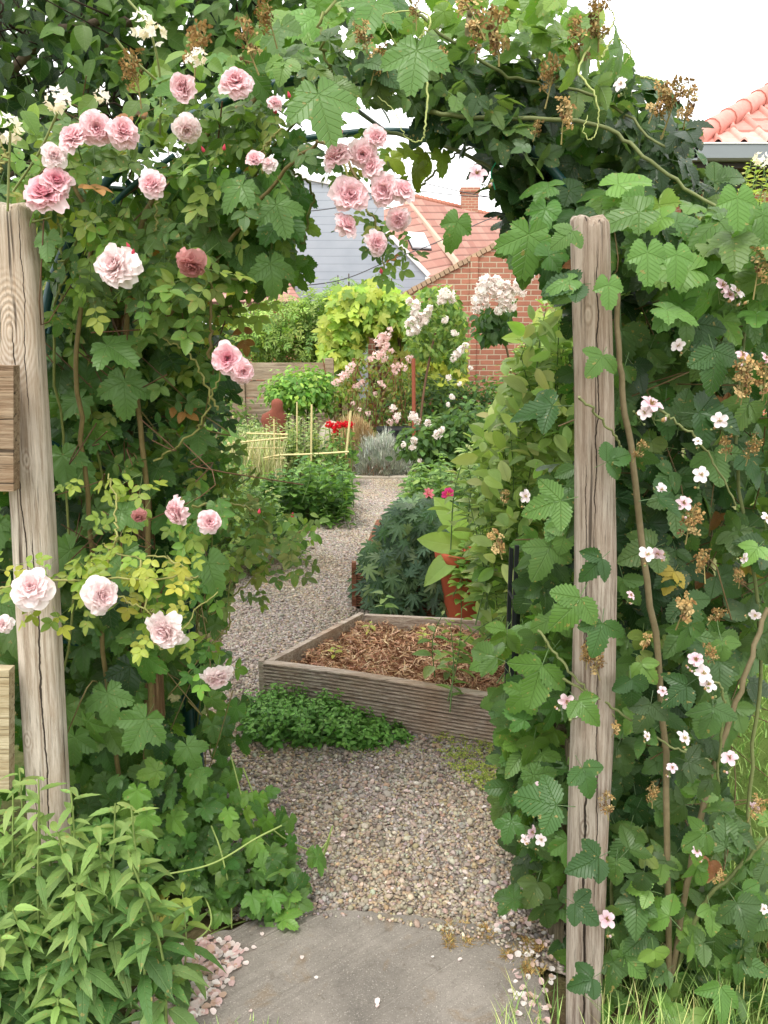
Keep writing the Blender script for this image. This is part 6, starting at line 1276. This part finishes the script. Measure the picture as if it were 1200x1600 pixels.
for a_, b_, n_, s_ in ((700, 850, (0, -1, .5), .14), (718, 815, (.2, -1, .3), .2), (690, 870, (-.2, -.6, 1), .12), (760, 800, (-.1, -1, .3), .18), (745, 850, (.1, -1, .6), .13), (712, 868, (-.1, -1, 1), .1)):
    root = np.array([pc[0], 4.1, zt_]); t = P(a_, b_, 3.95); scatter(mb, [LONG[0]], [root + (t - root) * .3], [n_], [t - root + [0, 0, .04]], np.linalg.norm(t - root) * .9 + .05, lin(145, 186, 100)[None])
    tube(sm, [root, root + (t - root) * .35], .004, 5, lin(141, 175, 100))
shoots_in(mb, sm, [(725, 835), (790, 800), (800, 900), (722, 905)], (3.85, 4.0), 26, .2, OVAL, 14, (.06, .09), [lin(132, 175, 92), lin(108, 153, 76), lin(163, 197, 110)], stem_r=.003, each=pp_)
mb.build('leaves', M_leaf, pp_); sm.build('leaf_stalks', M_stem, pp_)
# silvery mound, straw coloured mound, crate
sv = thing('santolina', 'silvery grey mounded herb spilling over the kerb at the end of the path', 'herb', P(597, 748, 8.7) * [1, 1, 0]); mb = MB(); m = 11000
u = norm(rn(m, 3)); u[:, 2] = abs(u[:, 2]); c = P(596, 742, 8.75) * [1, 1, 0]; rad = np.array([.34, .28, .40]); zz = (1 + .1 * np.sin(u[:, 0] * 9) + .08 * np.cos(u[:, 1] * 11 + u[:, 2] * 7)); pos = c + u * rad * (ru(.55, .98, m) * zz)[:, None]
blades(mb, pos, ru(.035, .075, m), .009, ru(.6, 1.6, m), [lin(204, 208, 196), lin(188, 194, 180), lin(220, 222, 212), lin(160, 170, 150)], 3, dirs=u + rn(m, 3) * .5); mb.build('foliage', M_blade, sv)
mb = MB(); m = 120; aa = ru(-2.4, -1.2, m); rr_ = ru(.2, .3, m); pos = c + np.stack([np.cos(aa) * rr_ * 1.1, np.sin(aa) * rr_, ru(.0, .12, m)], 1); blades(mb, pos, ru(.05, .1, m), .006, ru(.3, .9, m), [lin(150, 110, 84), lin(122, 86, 66)], 3); mb.build('dead_stems', M_blade, sv)
bm_ = thing('dried_mound', 'rounded tan mound of dried grass behind the red flowers', 'grass mound', P(550, 690, 8.95) * [1, 1, 0]); mb = MB(); m = 4200
u = norm(rn(m, 3)); u[:, 2] = abs(u[:, 2]); c = P(550, 700, 8.95) * [1, 1, 0]; pos = c + u * np.array([.32, .26, P(545, 655, 8.95)[2]]) * ru(.8, 1, m)[:, None]
blades(mb, pos, ru(.04, .09, m), .008, ru(.4, 1, m), [lin(190, 164, 118), lin(166, 138, 96), lin(206, 184, 140)], 3, dirs=u + rn(m, 3) * .4); mb.build('foliage', M_blade, bm_)
crt = thing('black_crate', 'black plastic crate showing just above the silvery mound', 'crate', P(622, 700, 9.2) * [1, 1, 0]); cc = P(618, 690, 9.2); zt_c = P(618, 674, 9.2)[2]; mb = MB()
box(mb, (cc[0] - .2, 9.2, 0), (cc[0] + .2, 9.22, zt_c)); box(mb, (cc[0] - .2, 9.48, 0), (cc[0] + .2, 9.5, zt_c)); box(mb, (cc[0] - .2, 9.221, 0), (cc[0] - .18, 9.479, zt_c)); box(mb, (cc[0] + .18, 9.221, 0), (cc[0] + .2, 9.479, zt_c)); mb.build('sides', M_crate, crt, False)
mb = MB(); box(mb, (cc[0] - .22, 9.18, zt_c + .002), (cc[0] + .22, 9.52, zt_c + .022)); mb.build('rim', M_crate, crt, False)
mb = MB(); c = P(518, 690, 9.3) * [1, 1, 0]; V = ICO.copy()
for _ in range(3):
    pass
a_ = np.linspace(0, 6.283, 24, endpoint=False); hz_ = P(518, 657, 9.3)[2]; rows_ = [(1, 0), (1.05, .3), (.95, .6), (.7, .85), (.35, .97), (.02, 1)]
mb.add(np.concatenate([np.stack([c[0] + .17 * r_ * np.cos(a_) * (1 + .06 * np.sin(a_ * 3)), c[1] + .14 * r_ * np.sin(a_), np.full(24, z_ * hz_)], 1) for r_, z_ in rows_]), [(i * 24 + k, i * 24 + (k + 1) % 24, (i + 1) * 24 + (k + 1) % 24, (i + 1) * 24 + k) for i in range(5) for k in range(24)]); tag(mb.build('boulder', M_kerb, None, loc=c), 'pale rounded boulder behind the red flowers beside the tan mound', 'boulder')
# statue
sc = P(428, 645, 9.3); zt_s = P(428, 622, 9.3)[2]; mb = MB()
V = []; prof = [(.10, 0), (.12, .04), (.11, .3), (.10, zt_s - .34), (.125, zt_s - .26), (.115, zt_s - .19), (.085, zt_s - .15), (.07, zt_s - .125), (.066, zt_s - .1), (.068, zt_s - .06), (.056, zt_s - .025), (.03, zt_s - .006), (.005, zt_s)]
a = np.linspace(0, 2 * np.pi, 28, endpoint=False)
for r_, z in prof:
    hx = .045 * min(max((z - zt_s + .2) / .08, 0), 1)
    V.append(np.stack([sc[0] + hx + r_ * np.cos(a) * (1.0 + .2 * (z < zt_s - .17)) * (1 + .06 * np.sin(a * 5 + z * 20)), 9.3 - hx + r_ * np.sin(a) * .8, np.full(28, z)], 1))
V = np.concatenate(V); mb.add(V, [(i * 28 + k, i * 28 + (k + 1) % 28, (i + 1) * 28 + (k + 1) % 28, (i + 1) * 28 + k) for i in range(len(prof) - 1) for k in range(28)])
stt = mb.build('garden_statue', M_statue, None, loc=(sc[0], 9.3, 0)); tag(stt, 'small terracotta figure with bowed head in front of the back fence', 'statue')
# bean rows etc.
bn = thing('potato_bed_plants', 'dense dark green leafy vegetable plants bulging over the left edge of the path', 'vegetable plants', P(470, 820, 6.6) * [1, 1, 0]); mb = MB(); sm = MB()
BC = [lin(100, 147, 74), lin(80, 127, 62), lin(125, 173, 90), lin(67, 108, 56)]
shoots_in(mb, sm, [(395, 745), (440, 720), (500, 705), (548, 712), (552, 745), (530, 800), (500, 812), (430, 820), (380, 800)], (6.3, 7.6), 150, .3, OVAL, 18, (.07, .11), BC, stem_r=.004, up=.6, lean=.3)
fill(mb, OVAL, [(400, 760), (540, 730), (545, 770), (505, 815), (430, 815)], (6.4, 7.2), 420, (.07, .10), BC, up=.8, spread=.5)
mb.build('leaves', M_leaf, bn); sm.build('stems', M_stem, bn)
gs = thing('broad_bean_row', 'row of upright grey green bean plants among canes at the back left', 'vegetable plants', P(440, 720, 8.2) * [1, 1, 0]); mb = MB(); sm = MB()
shoots_in(mb, sm, [(350, 665), (400, 645), (500, 640), (530, 665), (530, 700), (350, 705)], (7.8, 8.8), 95, .55, LONG, 26, (.07, .11), [lin(155, 181, 123), lin(132, 163, 108), lin(170, 190, 136)], stem_r=.005, lean=.05, up=.2, spread=.5, each=gs)
mb.build('leaves', M_leaf, gs)
dr = thing('dried_crop', 'pale straw coloured bolted crop with thin stems left of the bean plants', 'vegetable plants', P(385, 730, 7.4) * [1, 1, 0]); mb = MB(); m = 1500
q = poly_pts([(345, 680), (440, 680), (440, 740), (345, 760)], m); pp = Pa(q[:, 0], q[:, 1], ru(7.2, 7.9, m)); pp[:, 2] = np.maximum(pp[:, 2] - .25, 0); blades(mb, pp, ru(.2, .42, m), .008, ru(.1, .5, m), [lin(196, 190, 140), lin(186, 190, 123), lin(157, 175, 103), lin(212, 204, 162)], 4); mb.build('foliage', M_blade, dr)
lb = thing('bed_perennials', 'mixed low green plants in the left bed behind the ribbed board edging', 'bed plants', P(380, 880, 5.3) * [1, 1, 0]); mb = MB(); sm = MB()
shoots_in(mb, sm, [(240, 700), (360, 690), (430, 760), (470, 830), (450, 865), (380, 900), (240, 930)], (4.9, 6.2), 190, .3, OVAL, 18, (.05, .09), [lin(100, 143, 72), lin(123, 163, 84), lin(80, 119, 60), lin(150, 175, 100)], stem_r=.003)
fill(mb, OVAL, [(370, 850), (440, 800), (505, 800), (500, 830), (460, 862), (400, 895), (360, 900)], (4.8, 5.6), 150, (.05, .08), [lin(84, 122, 58), lin(104, 140, 70), lin(66, 100, 48)], up=.9, spread=.5)
fill(mb, OVLO, [(100, 640), (360, 640), (420, 820), (400, 890), (100, 960)], (5.0, 7.5), 1500, (.05, .09), [lin(100, 139, 72), lin(80, 119, 60)], up=.8, spread=.6)
mb.build('leaves', M_leaf, lb); sm.build('stems', M_stem, lb)
put(budm, 'red_bud', lb, P(457, 806, 4.9), (.1, 0, 1), .03)
rd = thing('red_geranium', 'bright red flower heads on thin stems beside a cane at the bed corner', 'flower', P(530, 720, 8.0) * [1, 1, 0]); mb = MB(); sm = MB()
for a, b, r in ((515, 663, 7), (523, 667, 7), (530, 664, 7), (524, 676, 6), (542, 663, 7), (548, 664, 6), (536, 663, 5)):
    p = P(a, b, 7.9); put(RED_CL[0], 'flower_head', rd, p, (0, -1, .3), r / pxm(7.9)); tube(sm, [p * [1, 1, 0] + [0, .05, 0], p], .005, 5, lin(114, 153, 80))
dome(mb, OVAL, P(532, 705, 8.0), (.2, .2, .18), 130, (.05, .08), BC); mb.build('leaves', M_leaf, rd); sm.build('stems', M_stem, rd)
# canes
def cane(name, pts, r, label): 
    mb = MB(); pp = pxpath(pts, 8); tube(mb, pp, r, 8); return tag(mb.build(name, M_cane, None, loc=pp[0]), label, 'cane', 'canes supporting the vegetables')
cane('bamboo_cane', [(541, 710, 7.6), (548, 642, 7.6)], .011, 'leaning upright cane just right of the red flowers')
cane('bamboo_cane', [(486, 720, 7.6), (487, 632, 7.6)], .009, 'tallest upright cane among the bean plants')
cane('bamboo_cane', [(464, 716, 7.8), (464, 628, 7.8)], .007, 'upright cane just left of the tallest one')
cane('bamboo_cane', [(429, 740, 7.3), (428, 655, 7.3)], .007, 'upright cane crossing the stacked horizontal canes')
cane('bamboo_cane', [(412, 716, 7.25), (440, 711, 7.25), (480, 710, 7.25), (545, 706, 7.25)], .009, 'long horizontal cane tied above the dark green plants')
cane('bamboo_cane', [(345, 694, 7.3), (448, 684, 7.3)], .008, 'middle horizontal cane of the left frame')
cane('bamboo_cane', [(385, 677, 7.35), (450, 679, 7.35)], .007, 'top horizontal cane of the left frame')
cane('bamboo_cane', [(385, 700, 7.35), (442, 700, 7.35)], .006, 'short horizontal cane below the middle one')
cane('bamboo_cane', [(414, 718, 7.3), (446, 716, 7.3)], .007, 'lowest short horizontal cane of the left frame')
cane('bamboo_cane', [(363, 745, 7.3), (364, 650, 7.3)], .007, 'upright cane at the far left of the frame')
# seedlings in the bed
for k, (a, b, s, lab) in enumerate(((600, 962, .075, 'round leaved seedling at the back board of the straw filled bed'), (660, 1010, .05, 'pale thin seedling in the middle of the straw mulch'), (577, 995, .045, 'tiny yellow green seedling at the left of the straw mulch'),
                          (523, 1030, .04, 'tiny seedling near the front left corner of the straw mulch'), (700, 1060, .06, 'small rough leaved seedling behind the front board of the bed'))):
    g0 = G(a, b, HB - .06); t = thing('seedling', lab, 'seedling', g0); mb = MB(); sm = MB(); shoot(mb, sm, [g0, g0 + [.0, 0, s * .7], g0 + [.005, 0, s * 1.5]], OVAL if k != 2 else LONG, 7, (s * .6, s * .95), [lin(141, 181, 114), lin(123, 163, 100)] if k in (0, 4) else [lin(181, 200, 106)], stem_r=.002, start=.4, up=1.0, taper=False)
    mb.build('leaves', M_leaf, t); sm.build('stem', M_stem, t)
# mint clump in front of the bed
mn = thing('mint', 'low bright green mint clump in front of the left part of the raised bed', 'mint', G(480, 1140)); mb = MB(); sm = MB()
def low_shoots(poly, m, h, protos, n, size, cols, tip=None):
    q = poly_pts(poly, m)
    for a, b in q:
        g0 = G(a, b); hh_ = h(a, b) * random.uniform(.6, 1.15); t = g0 + [random.gauss(0, .03), random.gauss(-.02, .03), hh_]; shoot(mb, sm, [g0, (g0 + t) / 2 + rn(3) * .006, t], protos, n, size, cols, stem_r=.0018, start=.2, up=.9, tipcols=tip)
low_shoots([(372, 1120), (400, 1105), (560, 1122), (640, 1152), (620, 1166), (540, 1172), (420, 1172), (378, 1150)], 300, lambda a, b: np.interp(a, [370, 420, 500, 560, 640], [.06, .14, .16, .09, .04]), OVAL, 12, (.026, .044), [lin(90, 145, 72), lin(110, 168, 82), lin(74, 123, 60)], [lin(127, 186, 94)])
mb.build('leaves', M_leaf, mn); sm.build('stems', M_stem, mn)
mb = MB(); sm = MB(); low_shoots([(680, 1150), (790, 1140), (800, 1260), (750, 1240), (700, 1190)], 330, lambda a, b: .035, TINY, 12, (.008, .014), [lin(163, 186, 100), lin(132, 161, 80), lin(181, 194, 115)])
low_shoots([(372, 1165), (640, 1150), (700, 1160), (640, 1180), (400, 1182)], 90, lambda a, b: .02, TINY, 10, (.008, .013), [lin(163, 186, 100), lin(132, 161, 80)])
wd = mb.build('weeds', M_small, None, loc=G(740, 1200)); tag(wd, 'fine yellow green chickweed carpet on the gravel right of the bed front', 'weeds', kind='stuff')
# tiny white chickweed flowers belong to the carpet
# fallen petals
def petals(poly, m, z, cols, size, zs=0):
    mb = MB(); q = poly_pts(poly, m)
    for a, b in q:
        g0 = G(a, b) + [0, 0, z + random.random() * zs]; v, f = petal_grid(1, .9, .16, random.uniform(-.15, .15), .08, random.randint(0, 9999), 4, 4); v = v * random.uniform(*size); a_ = random.uniform(0, 6.28); tl = random.gauss(0, .18)
        c, s = math.cos(tl), math.sin(tl); v = np.stack([v[:, 0], v[:, 1] * c - v[:, 2] * s, v[:, 1] * s + v[:, 2] * c], 1); v[:, 2] -= v[:, 2].min()
        c, s = math.cos(a_), math.sin(a_); v = np.stack([v[:, 0] * c - v[:, 1] * s, v[:, 0] * s + v[:, 1] * c, v[:, 2]], 1) + g0; mb.add(v, f, None, np.array(random.choice(cols)) * random.uniform(.9, 1.05))
    return mb
PC = [lin(244, 228, 222), lin(240, 216, 210), lin(248, 240, 234), lin(234, 202, 198), lin(216, 186, 166)]
tag(petals([(290, 1490), (350, 1478), (390, 1510), (365, 1545), (330, 1600), (200, 1640), (215, 1560), (260, 1520)], 430, .028, PC, (.013, .023), .004).build('fallen_petals', M_petal, None, loc=G(290, 1560)), 'drift of fallen pink rose petals along the left edge of the slab', 'petals', kind='stuff')
mbp = petals([(310, 1190), (800, 1190), (860, 1500), (800, 1470), (430, 1440), (320, 1400)], 46, .012, PC[:3], (.010, .018)); mb2 = petals([(770, 1440), (870, 1440), (860, 1620), (810, 1600)], 70, .022, PC[1:], (.012, .02), .01)
mbp.add(np.concatenate(mb2.v), np.concatenate(mb2.f3), None, np.concatenate(mb2.t)); mb3 = petals([(360, 1470), (760, 1480), (780, 1600), (350, 1600)], 12, .029, PC[:3], (.008, .015)); mbp.add(np.concatenate(mb3.v), np.concatenate(mb3.f3), None, np.concatenate(mb3.t))
tag(mbp.build('scattered_petals', M_petal, None, loc=G(600, 1300)), 'single pale petals scattered over the gravel and slab', 'petals', kind='stuff')
# moss cushions on the slab edge
def moss(poly, m, cols, h, z=.02):
    mb = MB(); q = poly_pts(poly, m * 2); nz_ = np.sin(q[:, 0] * .11) + np.cos(q[:, 1] * .17 + q[:, 0] * .05) + rn(len(q)) * .5; q = q[nz_ > -.2][:m]; g_ = np.array([G(a, b) for a, b in q]); g_[:, 2] = z
    blades(mb, g_, h * ru(.25, 1.1, len(q)) * (.7 + .3 * np.sin(q[:, 0] * .2)), .003, ru(.5, 1.6, len(q)), cols, 3); return mb
MC = [lin(166, 134, 78), lin(140, 108, 62), lin(186, 158, 96), lin(120, 110, 56)]
tag(moss([(686, 1462), (720, 1452), (760, 1458), (770, 1478), (740, 1500), (700, 1495)], 1500, MC, .02).build('moss', M_blade, None, loc=G(730, 1475)), 'golden brown moss cushion on the back right edge of the slab', 'moss', kind='stuff')
tag(moss([(772, 1480), (800, 1472), (850, 1484), (850, 1540), (800, 1530)], 1700, MC, .02).build('moss', M_blade, None, loc=G(810, 1500)), 'brown moss cushion at the right corner of the slab by the trellis', 'moss', kind='stuff')
# grass
def tuft(poly, m, h, cols, label, w_=.003, z=.0):
    mb = MB(); q = poly_pts(poly, m); g_ = np.array([G(a, b) for a, b in q]); g_[:, 2] = z; blades(mb, g_, ru(h[0], h[1], m), w_, ru(.1, .8, m), cols, 5); return tag(mb.build('grass', M_blade, None, loc=g_[0]), label, 'grass', kind='stuff')
GC = [lin(132, 165, 84), lin(163, 190, 105), lin(108, 141, 69), lin(185, 192, 121)]
tuft([(770, 1610), (810, 1575), (870, 1570), (880, 1700), (750, 1720)], 200, (.04, .12), GC, 'long loose grass tuft at the bottom right corner of the slab')
tuft([(320, 1620), (430, 1610), (480, 1700), (300, 1700)], 420, (.02, .05), GC, 'short grass fringe at the bottom left of the slab')
tuft([(930, 1500), (1250, 1480), (1300, 1700), (920, 1720)], 600, (.06, .22), GC, 'tall grass growing through the bramble at the bottom right')
mb = MB(); m = 30000; xx = ru(.75, 4.5, m); yy_ = ru(1.3, 7, m); k = xx > .62 + .12 * yy_; xx, yy_ = xx[k], yy_[k]; pos = np.stack([xx, yy_, np.zeros(len(xx))], 1); blades(mb, pos, ru(.03, .09, len(xx)), .005, ru(.2, .9, len(xx)), [lin(153, 190, 94), lin(123, 163, 76), lin(170, 198, 108)], 3)
tag(mb.build('lawn_grass', M_blade), 'mown bright green lawn seen through the bramble at the right edge', 'grass', kind='stuff')
